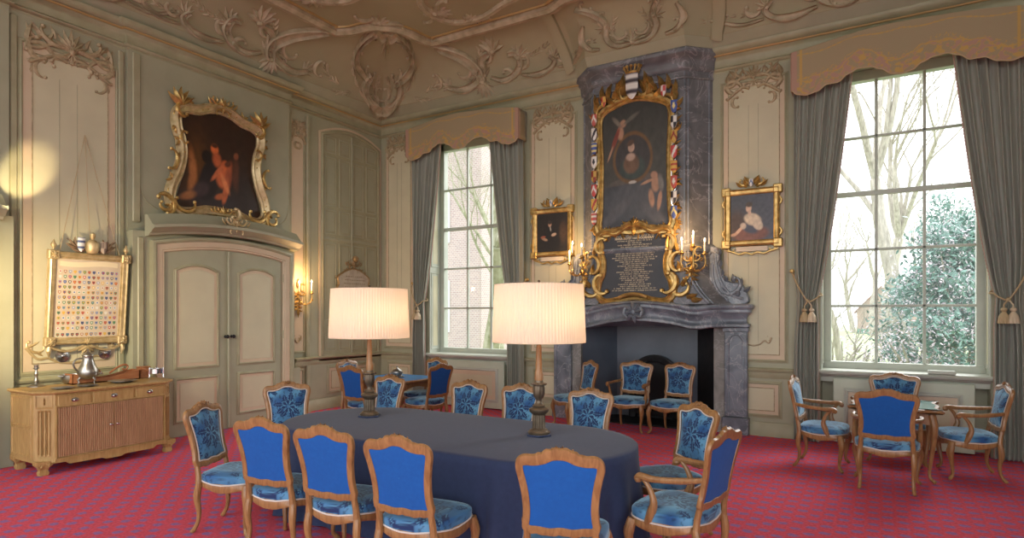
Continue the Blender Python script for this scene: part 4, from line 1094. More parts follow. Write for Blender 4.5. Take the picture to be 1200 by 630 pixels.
# pewter discs
for y, z, g in ((3.53, 1.19, 'left'), (4.0, 1.20, 'right')):
    o = MB(); o.lathe([(0, .0), (.055, .004), (.072, .010), (.076, .02), (.04, .022), (.012, .03), (.012, .045), (0, .05)], n=24)
    q = o.build('wall_disc', M['silver']); q.location = (XR + .02, y, z); q.rotation_euler = (0, R(90), 0)
    tag(q, 'round polished pewter disc on the wall, %s one of the pair below the armorial chart' % g, 'wall disc', 'pewter discs below the chart')
# inscribed plaque on the closet doors
pq = thing('wall_plaque', 'pale inscribed cartouche plaque with carved crest, on the corner closet doors above the lampshade', 'plaque', (XL + .03, 8.33, 0), R(90))
half = [(0, 2.0), (.36, 2.0), (.42, 2.12), (.36, 2.24), (.38, 2.36), (.26, 2.44), (.12, 2.50), (0, 2.52)]
out = [(p[0], p[1]) for p in catmull(mirror(half), 5, True)]
mb = MB(); fillpoly(mb, out, .012, LOC); mb.build('plate', mat('pale_marbled_plate', (.58, .52, .42), .5, c2=(.44, .38, .30), scale=9), pq)
mb = MB(); molding(mb, out, [(0, 0), (0, .02), (.015, .03), (.03, 0)], LOC); gild(mb, out, LOC, .08, 3, .12); cluster(mb, LOC, 0, 2.58, .22); mb.ball((0, -.05, 2.72), .06, 8)
mb.build('carved_frame', mat('brown_gilt', (.34, .24, .12), .5, .3), pq)
mb = MB(); rnd = random.Random(8)
for r in range(5):
    wd = .5 - .05 * abs(r - 2); x = -wd / 2
    while x < wd / 2:
        l = rnd.uniform(.02, .05); mb.box(x, x + l, -.015, -.013, 2.12 + r * .065, 2.13 + r * .065); x += l + .015
mb.build('lettering', mat('brown_ink', (.2, .14, .08), .7), pq, smooth=False)

# ------------------------------------------------------------------ candle sconces
def sconce(loc, rz, label, arms, mname='gold', group='gilt candle sconces'):
    t = thing('wall_sconce', label, 'sconce', loc, rz, group)
    mb = MB(); cluster(mb, LOC, 0, .02, .17); scroll(mb, LOC, -.03, -.16, 1.6, .26, 3, 6, .02); scroll(mb, LOC, .04, .17, 1.4, .24, -3, -6, .018)
    for k in range(6): leaf(mb, LOC, 0, -.06 - k * .03, -PI / 2 + (k % 2 - .5) * 1.6, .11, .045, .025, bend=(k % 2 - .5) * 1.5)
    leaf(mb, LOC, 0, -.2, -PI / 2, .15, .05, .03); leaf(mb, LOC, 0, .16, PI / 2, .15, .05, .03)
    mb.build('backplate', M[mname], t)
    for dx, dy, dz in arms:
        mb = MB(); pts = catmull([(0, -.03, -.04), (dx * .35, -dy * .5, -.13), (dx * .8, -dy * .95, -.10), (dx * 1.05, -dy, -.02), (dx, -dy, dz)], 6); mb.tube(pts, .011, 7)
        for k in (6, 12, 17):
            p = pts[k]; leaf(mb, lambda u, v, w, p=p: Vector((p[0] + u, p[1] - w, p[2] + v)), 0, 0, 1 + k, .05, .025, .015)
        ar = mb.build('arm', M[mname], t)
        mb = MB(); mb.lathe([(.005, -.02), (.03, -.005), (.042, .008), (.04, .012), (.016, .012), (.02, .03), (.016, .045), (.0, .046)], (dx, -dy, dz), 14); mb.build('drip_pan', M[mname], t)
        mb = MB(); mb.lathe([(.0125, 0), (.0125, .13), (.008, .135), (0, .137)], (dx, -dy, dz + .04), 12); cn = mb.build('candle', M['candle'], t)
        mb = MB(); mb.lathe([(.002, 0), (.010, .012), (.012, .022), (.006, .042), (0, .055)], (dx, -dy, dz + .177), 10); mb.build('flame_bulb', M['flame'], cn)
    l = bpy.data.lights.new('candle_light', 'POINT'); l.energy = 11; l.color = (1, .58, .25); l.shadow_soft_size = .05
    lo = bpy.data.objects.new('candle_light', l); COL.objects.link(lo); lo.parent = t; lo.location = (arms[0][0] * .3, -arms[0][1] - .10, arms[0][2] + .25)
    return t
sconce((CXF - .86, YB - .30, 2.42), R(-35), 'gilt three-candle sconce left of the memorial tablet, beside the dark portrait', [(-.20, .16, .05), (0, .22, .17), (.17, .16, .12)])
sconce((CXF + .80, YB - .32, 2.42), R(20), 'gilt three-candle sconce right of the memorial tablet', [(-.15, .16, .12), (0, .22, .20), (.16, .16, .10)])
sconce((XL + .03, YA1 + .23, 1.98), R(90), 'gilt two-candle sconce on the narrow panel right of the double door', [(-.10, .15, .04), (.16, .15, .06)], 'gold')
# ================================================================== CHAIRS
TILT = R(11)
def bp(x, s, d=0):                     # point on the raked back plane; d = forward offset
    h = s - .45
    return Vector((x, -.205 - math.sin(TILT) * h + d * math.cos(TILT), .45 + math.cos(TILT) * h + d * math.sin(TILT)))
def petal(x, y, cx, cy, a, l, w):
    dx, dy = x - cx, y - cy; u = (dx * math.cos(a) + dy * math.sin(a)) / l; v = (-dx * math.sin(a) + dy * math.cos(a)) / w
    if u < 0 or u > 1: return 0
    e = math.sin(PI * u ** .8) * (1 + .22 * math.sin(u * 30 + 3 * abs(v)))
    return 1 if abs(v) < e else 0
PET = []       # (cx, cy, angle, length, half width, kind) kind 1 = flower petal with pale outline, 0 = jagged leaf
_r = random.Random(21)
for i in range(7):
    a = PI / 2 + i * 2 * PI / 7; PET.append((.012 * math.cos(a), .012 * math.sin(a), a + _r.uniform(-.1, .1), .062, .021, 1))
for i in range(8):
    a = PI / 8 + i * PI / 4 + _r.uniform(-.12, .12); PET.append((.055 * math.cos(a), .055 * math.sin(a), a + _r.choice((-.35, .35)), _r.uniform(.075, .105), .024, 0))
for sg in (-1, 1):
    for (x, y, a, l, w) in ((.05, .17, 2.6, .07, .018), (.10, .12, .3, .07, .020), (.15, .03, 1.1, .08, .018), (.15, -.06, -1.2, .08, .018), (.10, -.16, -2.4, .07, .02), (.13, .19, 2.6, .07, .018), (.02, -.19, -1.0, .07, .018), (.18, .12, 1.7, .07, .018)):
        PET.append((sg * x, y + .015 * sg, a if sg > 0 else PI - a, l, w, 0))
    for i in range(5):
        a = i * 2 * PI / 5 + sg; PET.append((sg * .155, -.145 * sg, a, .032, .012, 1))
DARK, MID, LIGHT = (.003, .022, .10), (.010, .075, .23), (.12, .33, .52)
def damask(x, y):
    k = 0; vein = 0
    for cx, cy, a, l, w, kind in PET:
        dx, dy = x - cx, y - cy
        if dx * dx + dy * dy > l * l: continue
        u = (dx * math.cos(a) + dy * math.sin(a)) / l; v = abs(-dx * math.sin(a) + dy * math.cos(a)) / w
        if u <= 0 or u >= 1: continue
        e = math.sin(PI * u ** (1.3 if kind else .8)) * (1 if kind else 1 + .28 * math.sin(u * 26))
        if v < e:
            k = 1; vein = (v > e - .28 and u > .25) if kind else (v < .07 and u < .8)
    n = noise.noise(Vector((x * 9, y * 9, 1))) * .5 + .5; n2 = noise.noise(Vector((x * 45, y * 45, 7)))
    if vein: return tuple(LIGHT[i] * .8 for i in range(3))
    if k: return DARK
    f = sst(.2, .85, n); c = tuple(MID[i] * (1 - f) + LIGHT[i] * f for i in range(3))
    if n2 > .28: c = tuple(q * .55 for q in c)
    return c
# outlines of the back, centre line of the frame, x/s half outline
bh = [(0, .522), (.06, .515), (.125, .524), (.170, .528), (.188, .550), (.182, .60), (.180, .66), (.186, .74), (.200, .82), (.212, .875), (.208, .908), (.182, .926), (.135, .926), (.088, .938), (.045, .958), (0, .964)]
def frame_outline(kx=1): return [Vector((p[0] * kx, p[1])) for p in catmull(mirror(bh), 5, True)]
def chair_parts(kind):
    """build the parts of one chair under a prototype Empty"""
    arm = kind == 'arm'; kx = 1.15 if arm else 1.02
    root = empty('armchair' if arm else 'dining_chair', (0, 0, 0))
    out = frame_outline(kx); n = len(out)
    # back frame: rounded section swept round the outline, thicker crest
    mb = MB(); rows = []
    o_ = [(-1, 0), (-.8, .75), (-.3, 1), (.3, 1), (.8, .75), (1, 0), (.8, -.8), (0, -1), (-.8, -.8)]
    offs = {}
    def hw(p): return .0235 + .013 * sst(.89, .94, p[1]) + .004 * sst(.56, .53, p[1])
    for a, b_ in o_:
        q1 = offset(out, 1.0)
        row = []
        for i, p in enumerate(out):
            nx, ny = q1[i][0] - p[0], q1[i][1] - p[1]; l = math.hypot(nx, ny); w = hw(p)
            wob = 1 + (.10 * math.sin(i * 1.25) if (p[1] > .93 or p[1] < .585) and a > 0 else 0)
            row.append(bp(p[0] + nx / l * a * w * wob, p[1] + ny / l * a * w * wob, b_ * .018))
        rows.append(row)
    mb.loft(rows, closed=True, cap=False, loop=True)
    mpb = lambda u, v, w: bp(u, v, w + .012)
    for a in (.5, 1.1, PI / 2, 2.04, 2.64): leaf(mb, mpb, 0, .965, a, .045 if a != PI / 2 else .032, .02, .014)   # carved crest
    for sg in (-1, 1): scroll(mb, lambda u, v, w, sg=sg: mpb(sg * u, v, w), .05, .962, -.2, .07, 3, 6, .007)
    # stiles down to the seat frame
    for sg in (-1, 1):
        pts = [bp(sg * .184 * kx, .56), bp(sg * .182 * kx, .53), bp(sg * .182 * kx, .50), bp(sg * .185 * kx, .45), Vector((sg * .190 * kx, -.20, .38))]
        mb.tube(pts, [.020, .019, .020, .021, .023], 8)
    mb.build('back_frame', M['wood'], root)
    inner = offset(out, -.020); inner2 = offset(out, -.029)
    # front pad, radial grid with the woven pattern
    cx, cs = 0, .735
    def disc(name, outline, fn, m, rings=34, dense=3, colr=True):
        mb = MB(); N = len(outline); pts = []
        for i in range(N):
            a, b_ = outline[i], outline[(i + 1) % N]
            for k in range(dense): pts.append((a[0] + (b_[0] - a[0]) * k / dense, a[1] + (b_[1] - a[1]) * k / dense))
        def P(u, v):
            i = int(round(u * len(pts))) % len(pts); q = pts[i]; return fn(q, v)
        def C(u, v):
            i = int(round(u * len(pts))) % len(pts); q = pts[i]; r = max(v, .01); return damask(cx + (q[0] - cx) * r, (q[1] - cs) * r)
        mb.grid(P, len(pts), rings, C if colr else None, closed=True)
        return mb.build(name, m, root, angle=60, fix=False)
    def padf(q, v):
        r = max(v, .01); return bp(cx + (q[0] - cx) * r, cs + (q[1] - cs) * r, .008 + .030 * (1 - r ** 3.2))
    disc('back_upholstery', inner2, padf, M['velvet'])
    disc('back_cloth', inner, lambda q, v: bp(cx + (q[0] - cx) * max(v, .01), cs + (q[1] - cs) * max(v, .01), -.010 - .006 * (1 - v ** 2)), M['cloth'], 5, 1, False)
    mb = MB(); mb.tube([bp(p[0], p[1], .015) for p in offset(out, -.0225)], .0055, 6, loop=True); mb.build('piping', M['piping'], root)
    # seat
    def seat_out(k=1, N=150):
        pts = []
        for i in range(N):
            a = 2 * PI * i / N; c, s = math.cos(a), math.sin(a); e = 2 / 4.2
            X = (abs(c) ** e) * (1 if c > 0 else -1); Y = (abs(s) ** e) * (1 if s > 0 else -1)
            w = (.208 + .052 * (Y + 1) / 2) * kx; y = Y * .225 + .015 + (.018 * math.cos(X * PI / 2) if Y > 0 else 0)
            pts.append((X * w * k, y * k))
        return pts
    so = seat_out(); N = len(so)
    mb = MB()
    prof = [(1.0 + .016 * math.sin(j / 9 * PI * .8), .392 + .062 * j / 9) for j in range(9)] + [(.985, .455)] + [(.985 * (1 - j / 30), .455 + .022 * math.sin(min(1, j / 12) * PI / 2)) for j in range(1, 30)]
    ids = []
    for k, z in prof:
        row = []
        kk = (k + max(0, .455 - z) * 4) * .8
        for x, y in so: mb.col = damask(x * kk, (y - .015) * kk); row.append(mb.add((x * k, .015 + (y - .015) * k, z)))
        ids.append(row)
    for j in range(len(ids) - 1):
        for i in range(N): mb.face((ids[j][i], ids[j][(i + 1) % N], ids[j + 1][(i + 1) % N], ids[j + 1][i]))
    mb.face(ids[-1]); mb.build('seat', M['velvet'], root, angle=70, fix=False)
    mb = MB(); mb.tube([(x * 1.012, .015 + (y - .015) * 1.012, .393 - .010 * math.cos(math.atan2(y, x) * 4)) for x, y in so[::2]], .0055, 6, loop=True); mb.build('piping', M['piping'], root)
    mb = MB(); rows = []
    def zb(x, y):
        a = math.atan2(y - .015, x); return .338 - .016 * math.cos(4 * a) * 1.0
    for k, f in ((.93, 'b'), (1.0, 'b'), (1.022, 'b2'), (1.018, 'm'), (1.02, 't'), (1.0, 'T'), (.93, 'T')):
        row = []
        for x, y in so:
            z = {'b': zb(x, y), 'b2': zb(x, y) + .012, 'm': .365, 't': .385, 'T': .396}[f]; row.append((x * k, .015 + (y - .015) * k, z))
        rows.append(row)
    mb.loft(rows, closed=True, cap=False, loop=True)
    shell(mb, lambda u, v, w: Vector((u, .262 + w, v)), 0, .355, -PI / 2, .035, 5)
    mb.build('seat_frame', M['wood'], root)
    # cabriole legs
    for sx in (-1, 1):
        x, y = sx * .232 * kx, .215
        path = catmull([(x * .97, y * .97, .385), (x * 1.02, y * 1.02, .335), (x * 1.045, y * 1.05, .28), (x * 1.0, y * 1.0, .19), (x * .95, y * .94, .10), (x * .95, y * .95, .05), (x * 1.02, y * 1.04, .022), (x * 1.05, y * 1.07, .014)], 3)
        rr = [.030, .031, .032, .033, .034, .033, .030, .027, .024, .022, .020, .018, .017, .016, .0155, .016, .017, .018, .019, .018, .016, .014]
        mb = MB(); mb.tube(path, (rr + [.013] * 9)[:len(path)], 9); mb.ball((x * 1.05, y * 1.07, .016), .0175, 8)
        leaf(mb, lambda u, v, w: Vector((x * 1.045 + u * .7, y * 1.05 + .025 + w, v)), 0, .33, -PI / 2, .09, .03, .01)
        mb.build('leg', M['wood'], root)
        x = sx * .190 * kx; y = -.195
        path = catmull([(x, y, .39), (x * 1.02, y - .012, .32), (x * 1.02, y - .014, .25), (x, y - .0, .16), (x, y - .012, .08), (x * 1.02, y - .045, .02), (x * 1.03, y - .055, .013)], 3)
        rr = [.024, .025, .026, .027, .027, .026, .024, .022, .020, .018, .017, .016, .016, .016, .017, .018, .016, .014, .013]
        mb = MB(); mb.tube(path, (rr + [.013] * 9)[:len(path)], 9); mb.ball((x * 1.03, y - .055, .015), .0165, 8); mb.build('leg', M['wood'], root)
    if arm:
        for sx in (-1, 1):
            mb = MB(); b0 = bp(sx * .207, .70)
            pts = catmull([b0, (sx * .235, -.17, .682), (sx * .275, -.05, .672), (sx * .292, .06, .668), (sx * .285, .135, .672), (sx * .278, .165, .655), (sx * .278, .155, .635)], 4)
            mb.tube(pts, [.016, .017, .018, .019, .02, .021, .021, .021, .020, .020, .020, .021, .022, .023, .024, .024, .024, .024, .023, .022, .022, .021, .020, .018, .017][:len(pts)], 9)
            mb.ball((sx * .279, .155, .652), .026, 9)
            pts = catmull([(sx * .282, .12, .66), (sx * .282, .075, .60), (sx * .278, .05, .52), (sx * .272, .07, .45), (sx * .262, .10, .38)], 5)
            mb.tube(pts, [.017, .017, .016, .016, .017, .017, .018, .019, .020, .022, .024, .025, .027, .028, .029, .029, .030, .030, .030, .029, .028][:len(pts)], 9)
            mb.build('armrest', M['wood'], root)
    return root
def copy_tree(o, parent=None):
    c = o.copy(); COL.objects.link(c)
    if parent is not None: c.parent = parent
    for ch in list(o.children): copy_tree(ch, c)
    return c
PROTO = {}
def chair(px, py, face, kind, label, group, pos=None, cat='chair', s=1.0, back=0, y0=None):
    if kind not in PROTO: PROTO[kind] = chair_parts(kind); o = PROTO[kind]
    else: o = copy_tree(PROTO[kind])
    fx, fy = math.cos(R(face)), math.sin(R(face))
    if pos is None:
        p = at_z(px, py, .985 * s); pos = (p.x + .305 * fx * s, p.y + .305 * fy * s)
    pos = (pos[0] - fx * back, pos[1] - fy * back)
    if y0 is not None: pos = (pos[0] + (y0 - pos[1]) * ray(px)[0] / ray(px)[1], y0)
    o.location = (pos[0], pos[1], .002); o.rotation_euler = (0, 0, R(face) - PI / 2); o.scale = (s, s, s)
    tag(o, label, cat, group); print('CH', round(pos[0], 2), round(pos[1], 2), face, label[:60]); return o
G1 = 'blue damask dining chairs around the long table'
chair(247, 471, 24, 'side', 'dining chair at the far left table corner, side on, tall pale blue damask back', G1, back=.08)
chair(304, 487, 100, 'side', 'dining chair seen from behind, leftmost of three blue backs along the near table side', G1, y0=3.02)
chair(377, 494.5, 98, 'side', 'dining chair seen from behind, middle of three blue backs along the near table side', G1, y0=3.03)
chair(464, 506, 97, 'side', 'dining chair seen from behind, rightmost of three blue backs along the near table side', G1, y0=3.03)
chair(658, 520, 111, 'side', 'dining chair in front of the table, plain blue back squarely towards us, nearest of all', G1, back=.12)
chair(336, 447, 332, 'side', 'dining chair at the left end of the long table, in front of the double door', G1)
chair(458, 447.5, 268, 'side', 'dining chair across the long table, just right of the left lamp base', G1, y0=5.11)
chair(551, 449.6, 268, 'side', 'dining chair across the long table, alone between the two lamps below the left window', G1, y0=5.11)
chair(612, 452.7, 268, 'side', 'dining chair across the long table, partly hidden behind the right lamp base', G1, y0=5.11)
chair(693, 459.6, 268, 'side', 'dining chair across the long table, right of the right lamp, nearest the hearth chairs', G1, y0=5.11)
chair(809, 472.5, 234, 'side', 'dining chair at the right table end, damask back turned three-quarters, behind an armchair', G1, back=.09)
chair(854, 498, 171, 'arm', 'armchair at the right end of the long table, seen from the side facing left', 'armchair at the table end', pos=(-1.12, 4.0), cat='armchair')
G2 = 'blue chairs round the small table in the far left corner'
chair(410, 428, 88, 'side', 'side chair at the small corner table, blue cloth back to us, left lamp beside it', G2)
chair(411, 421, 5, 'side', 'side chair left of the small corner table, mostly hidden by another chair back', G2, back=.09)
chair(511, 425.3, 172, 'side', 'side chair right of the small corner table, seen from behind at an angle, pale seat', G2, back=.11)
chair(508, 419, 262, 'side', 'side chair at the far side of the small corner table under the left window', G2, back=.09)
G3 = 'blue chairs lined up before the fireplace'
chair(693, 422, 232, 'side', 'side chair before the fireplace, leftmost of the three', G3)
chair(747, 423, 268, 'arm', 'armchair with damask seat, middle of three before the fireplace', G3, cat='armchair', pos=(-3.17, 8.62))
chair(797.6, 424.6, 262, 'side', 'side chair before the fireplace, rightmost of the three', G3)
G4 = 'blue armchairs round the small table by the right window'
chair(929, 440, -4, 'arm', 'armchair facing right, left of the small table by the right window', G4, cat='armchair')
chair(1039, 453.7, 89, 'arm', 'armchair showing its plain blue back, before the small table by the right window', G4, pos=(.05, 7.07), cat='armchair')
chair(1048, 436.5, 271, 'arm', 'armchair behind the small table by the right window, close to the radiator cover', G4, cat='armchair')
chair(1179, 448.6, 187, 'arm', 'armchair facing left, right of the small table by the right window', G4, cat='armchair')

# ================================================================== LONG TABLE
TXc, TYc, THX, THY = -3.08, 4.06, 1.61, .71
def track(n=160, g=0):
    pts = []
    st = THX - THY
    for i in range(n):
        a = 2 * PI * i / n
        c, s = math.cos(a), math.sin(a)
        pts.append((math.copysign(st, c) * min(1, abs(c) * 6) + (THY + g) * c * 1.0, (THY + g) * s))
    return pts
def tracks(g, n=220):
    st = THX - THY; r = THY + g; per = [] ; L1 = 2 * st; La = PI * r; T = 2 * L1 + 2 * La
    for i in range(n):
        d = T * i / n
        if d < La: a = -PI / 2 + d / r; per.append((st + r * math.cos(a), r * math.sin(a), 1, d / La))
        elif d < La + L1: per.append((st - (d - La), r, 0, 0))
        elif d < 2 * La + L1: a = PI / 2 + (d - La - L1) / r; per.append((-st + r * math.cos(a), r * math.sin(a), 1, (d - La - L1) / La))
        else: per.append((-st + (d - 2 * La - L1), -r, 0, 0))
    return per
lt = thing('conference_table', 'long oval table hidden under the navy cloth', 'table', (TXc, TYc, 0))
mb = MB(); t0 = tracks(-.03); mb.loft([[(p[0], p[1], z) for p in t0] for z in (.70, .735)]); mb.build('tabletop', M['wood'], lt)
for sx in (-1, 1):
    for sy in (-1, 1):
        mb = MB(); mb.tube([(sx * 1.1, sy * .38, 0), (sx * 1.08, sy * .36, .2), (sx * 1.12, sy * .4, .5), (sx * 1.1, sy * .38, .70)], [.03, .025, .04, .045], 8); mb.build('leg', M['wood'], lt)
mb = MB(); n = 260
rings = []
base = tracks(0, n)
for g, z in ((-.30, .7485), (-.05, .7485), (-.012, .747), (0, .738)):
    q = tracks(g, n); rings.append([(p[0], p[1], z) for p in q])
for j in range(1, 15):
    f = j / 14; z = .738 - f * .70; row = []
    for i, p in enumerate(base):
        d = i / n; nx, ny = (p[0] - math.copysign(min(abs(p[0]), THX - THY), p[0]), p[1]); l = math.hypot(nx, ny) or 1
        amp = .008 + (.045 if p[2] else .008) * f
        fold = math.sin(d * 2 * PI * 34 + 1.5 * math.sin(d * 17)) * amp * f ** .8 + (.05 if p[2] else .02) * f
        row.append((p[0] + nx / l * fold, p[1] + ny / l * fold, z))
    rings.append(row)
ids = mb.loft(rings, cap=False); mb.face(ids[0])
tc_ = tag(mb.build('tablecloth', M['navy'], angle=80), 'dark navy cloth draped to the floor over the long oval table', 'tablecloth'); tc_.location = (TXc, TYc, 0)

# ================================================================== TABLE LAMPS
def lamp(x, y, s, label):
    t = thing('table_lamp', label, 'lamp', (x, y, .75), 0, 'column lamps on the long table'); t.scale = (s, s, s)
    mb = MB(); mb.lathe([(0, 0), (.105, 0), (.108, .006), (.105, .012), (.0, .013)], n=6); mb.build('felt_pad', M['navy'], t)
    mb = MB(); mb.lathe([(0, .012), (.085, .013), (.088, .028), (.074, .036), (.070, .045), (.056, .052), (.052, .06), (.05, .16), (.056, .17), (.07, .18), (.078, .195), (.078, .205), (.06, .215), (.045, .222)], n=48, flute=(.055, .165, 14, .16))
    mb.build('fluted_base', M['bronze'], t)
    mb = MB(); mb.lathe([(.045, .22), (.05, .232), (.03, .245), (.022, .262), (.024, .28), (.04, .30), (.047, .33), (.048, .365), (.043, .385), (.055, .395), (.056, .405), (.036, .412), (.032, .43)], n=40, flute=(.29, .375, 9, .14))
    for k in range(9):
        a = 2 * PI * k / 9; mb.ball((.056 * math.cos(a), .056 * math.sin(a), .398), .009, 6)
    mb.build('baluster', M['bronze'], t)
    mb = MB(); mb.lathe([(.032, .42), (.036, .44), (.034, .48), (.030, .50), (.027, .52), (.018, .74), (.020, .75), (.014, .76), (.014, .98), (0, .985)], n=24, flute=(.43, .51, 8, .15)); mb.build('stem', M['wood'], t)
    mb = MB(); rings = []; N = 360; z0, z1 = .725, 1.175; r0, r1 = .362, .345
    def ring(z, r, amp=.0035): return [((r + amp * (math.sin(k * 2 * PI * 90 / N) )) * math.cos(2 * PI * k / N), (r + amp * math.sin(k * 2 * PI * 90 / N)) * math.sin(2 * PI * k / N), z) for k in range(N)]
    mb.loft([ring(z0, r0 - .006, 0), ring(z0, r0), ring(z0 + .01, r0 + .002, 0), ring(z0 + .02, r0), ring(z1 - .02, r1), ring(z1 - .01, r1 + .002, 0), ring(z1, r1), ring(z1, r1 - .006, 0)], cap=False)
    mb.build('lamp_shade', M['shade'], t, angle=180)
    mb = MB()
    for z, r in ((z0 + .004, r0 - .008), (z1 - .004, r1 - .008)):
        mb.tube([(r * math.cos(2 * PI * k / 40), r * math.sin(2 * PI * k / 40), z) for k in range(40)], .004, 5, loop=True)
    for k in range(3):
        a = 2 * PI * k / 3; mb.tube([(0, 0, z1 - .02), ((r1 - .008) * math.cos(a), (r1 - .008) * math.sin(a), z1 - .004)], .003, 5)
    mb.tube([(0, 0, .97), (0, 0, z1 + .02)], .004, 6); mb.ball((0, 0, z1 + .025), .012, 8)
    mb.build('shade_carrier', M['bronze'], t)
    for sg in (-1, 1):
        mb = MB(); mb.ball((sg * .07, 0, .98), .03, 10); mb.build('bulb', M['flame'], t)
        l = bpy.data.lights.new('bulb_light', 'POINT'); l.energy = 2.0; l.color = (1, .64, .40); l.shadow_soft_size = .06
        lo = bpy.data.objects.new('bulb_light', l); COL.objects.link(lo); lo.parent = t; lo.location = (sg * .12, 0, .95)
    return t
p = at_z(631.5, 509.5, .75); lamp(p.x, p.y, 1.0, 'table lamp with cream pleated shade on fluted bronze column, nearer right one')
q = at_z(433, 487.5, .75); lamp(q.x, q.y, 1.0, 'table lamp with cream pleated shade on fluted bronze column, farther left one')

# ================================================================== SMALL TABLES
def small_table(x, y, w, label, cloth, rz=0):
    t = thing('side_table', label, 'table', (x, y, 0), rz)
    half = [(0, -.5), (.25, -.52), (.42, -.47), (.52, -.5), (.5, -.42), (.47, -.25), (.5, 0), (.47, .25), (.5, .42), (.52, .5), (.42, .47), (.25, .52), (0, .5)]
    out = [(p[0] * w, p[1] * w) for p in catmull(mirror(half), 4, True)]
    mb = MB(); mb.loft([[(p[0], p[1], z) for p in offset(out, o)] for o, z in ((-.02, .70), (0, .712), (.004, .725), (0, .738), (-.01, .742))]); mb.build('tabletop', M['wood'], t)
    mb = MB(); mb.loft([[(p[0], p[1], z) for p in offset(out, -.03)] for z in (.741, .7445)]); mb.build('top_inlay', cloth, t)
    h = w * .40
    mb = MB(); rows = []
    for x_, z_ in ((h, .71), (h, .60)): pass
    for sx, sy, ax in ((0, -1, 0), (0, 1, 0), (-1, 0, 1), (1, 0, 1)):
        pts = [(-h + 2 * h * i / 12) for i in range(13)]
        ring = lambda d: None
        r0 = [[(u, sy * h + d, .71) if ax == 0 else (sx * h + d, u, .71) for u in pts] for d in (-.01, .01)]
        r1 = [[(u, sy * h + d, .61 + .03 * math.cos(u / h * PI)) if ax == 0 else (sx * h + d, u, .61 + .03 * math.cos(u / h * PI)) for u in pts] for d in (-.01, .01)]
        mb.loft([r0[0], r1[0], r1[1], r0[1]], closed=False, cap=False)
    mb.build('apron', M['wood'], t)
    for sx in (-1, 1):
        for sy in (-1, 1):
            x_, y_ = sx * h, sy * h
            path = catmull([(x_ * .98, y_ * .98, .71), (x_ * 1.05, y_ * 1.05, .60), (x_ * 1.06, y_ * 1.06, .5), (x_, y_, .3), (x_ * .94, y_ * .94, .12), (x_ * .96, y_ * .96, .05), (x_ * 1.06, y_ * 1.06, .018)], 4)
            mb = MB(); k = len(path); mb.tube(path, [.034 - .019 * sst(.15, .7, i / k) for i in range(k)], 9); mb.ball((x_ * 1.06, y_ * 1.06, .02), .02, 8); mb.build('leg', M['wood'], t)
    return t
small_table(.12, 7.74, .80, 'small wooden cabriole table with pale shiny top by the right window', M['paleturq'])
small_table(-6.2, 6.93, 1.0, 'small square table with bright blue top near the left window', M['bluecloth'])
p = at_z(458, 441, .745)
ik = thing('inkwell', 'dark pewter covered pot on the small blue topped table', 'inkwell', (-6.22, 7.0, .745))
mb = MB(); mb.lathe([(0, 0), (.10, 0), (.115, .012), (.07, .02), (.075, .03), (.09, .06), (.085, .085), (.05, .10)], n=24); mb.build('pot', M['pewter'], ik)
mb = MB(); mb.lathe([(.07, .095), (.075, .10), (.05, .12), (.02, .135), (.01, .15), (.015, .165), (.0, .175)], n=20); mb.build('lid', M['pewter'], ik)

# ================================================================== SIDEBOARD
sbx, sby, sbh, sbd = -7.80, 3.64, .715, .34
sb = thing('sideboard', 'honey oak sideboard with tambour doors, three drawers and canted corners against the left wall', 'sideboard', (sbx, sby, 0), R(90))
def sbplan(e=0): return [(-sbh - e, .35), (-sbh - e, -.20 - e * .5), (-sbh + .14 - e * .5, -sbd - e), (sbh - .14 + e * .5, -sbd - e), (sbh + e, -.20 - e * .5), (sbh + e, .35)]
mb = MB(); mb.loft([[(x, y, z) for x, y in sbplan()] for z in (.13, .845)]); mb.build('body', M['pine'], sb)
mb = MB(); mb.loft([[(x, y, z) for x, y in sbplan(e)] for e, z in ((.01, .845), (.03, .855), (.035, .87), (.025, .883))]); mb.build('top', M['pine'], sb)
mb = MB(); mb.loft([[(x, y, z) for x, y in sbplan(.006)] for z in (.13, .17)], cap=False)
pts = [(-.6 + 1.2 * i / 30) for i in range(31)]
mb.loft([[(x, -sbd - .004, .135) for x in pts], [(x, -sbd - .004, .09 + .03 * (abs(x) > .45) + .02 * (abs(x) < .12) * -1 + .0) for x in pts], [(x, -sbd + .02, .09 + .03 * (abs(x) > .45) + .02 * (abs(x) < .12) * -1) for x in pts]], closed=False, cap=False)
mb.build('plinth_rail', M['pine'], sb)
for x, y in ((-.655, -.26), (.655, -.26), (-.655, .28), (.655, .28)):
    mb = MB(); mb.loft([[(x + a * s, y + b_ * s, z) for a, b_ in ((-.07, -.06), (.07, -.06), (.07, .06), (-.07, .06))] for s, z in ((.55, 0), (.62, .03), (.5, .05), (.62, .08), (1, .11), (1.02, .15))])
    for sg in (-1, 1): scroll(mb, lambda u, v, w: Vector((x + u, y - .055 - w, v)), sg * .035, .10, 1.2, .07, 3, 6, .010)
    mb.build('foot', M['pine'], sb)
X0, X1 = -sbh + .15, sbh - .15; yf = -sbd
W3 = [X0, X0 + (X1 - X0) * .30, X0 + (X1 - X0) * .70, X1]
for i in range(3):
    a, b_ = W3[i] + .012, W3[i + 1] - .012
    mb = MB(); mb.bbox(a, b_, yf - .014, yf + .005, .715, .83, .006); dwr = mb.build('drawer', M['pine'], sb)
    mb = MB(); mb.lathe([(.024, 0), (.024, .004), (.008, .006), (.008, .02), (.016, .026), (.012, .034), (0, .036)], n=14); k = mb.build('knob', M['silver'], dwr); k.location = ((a + b_) / 2, yf - .012, .772); k.rotation_euler = (R(90), 0, 0)
    k.scale = (1.5, 1, 1)
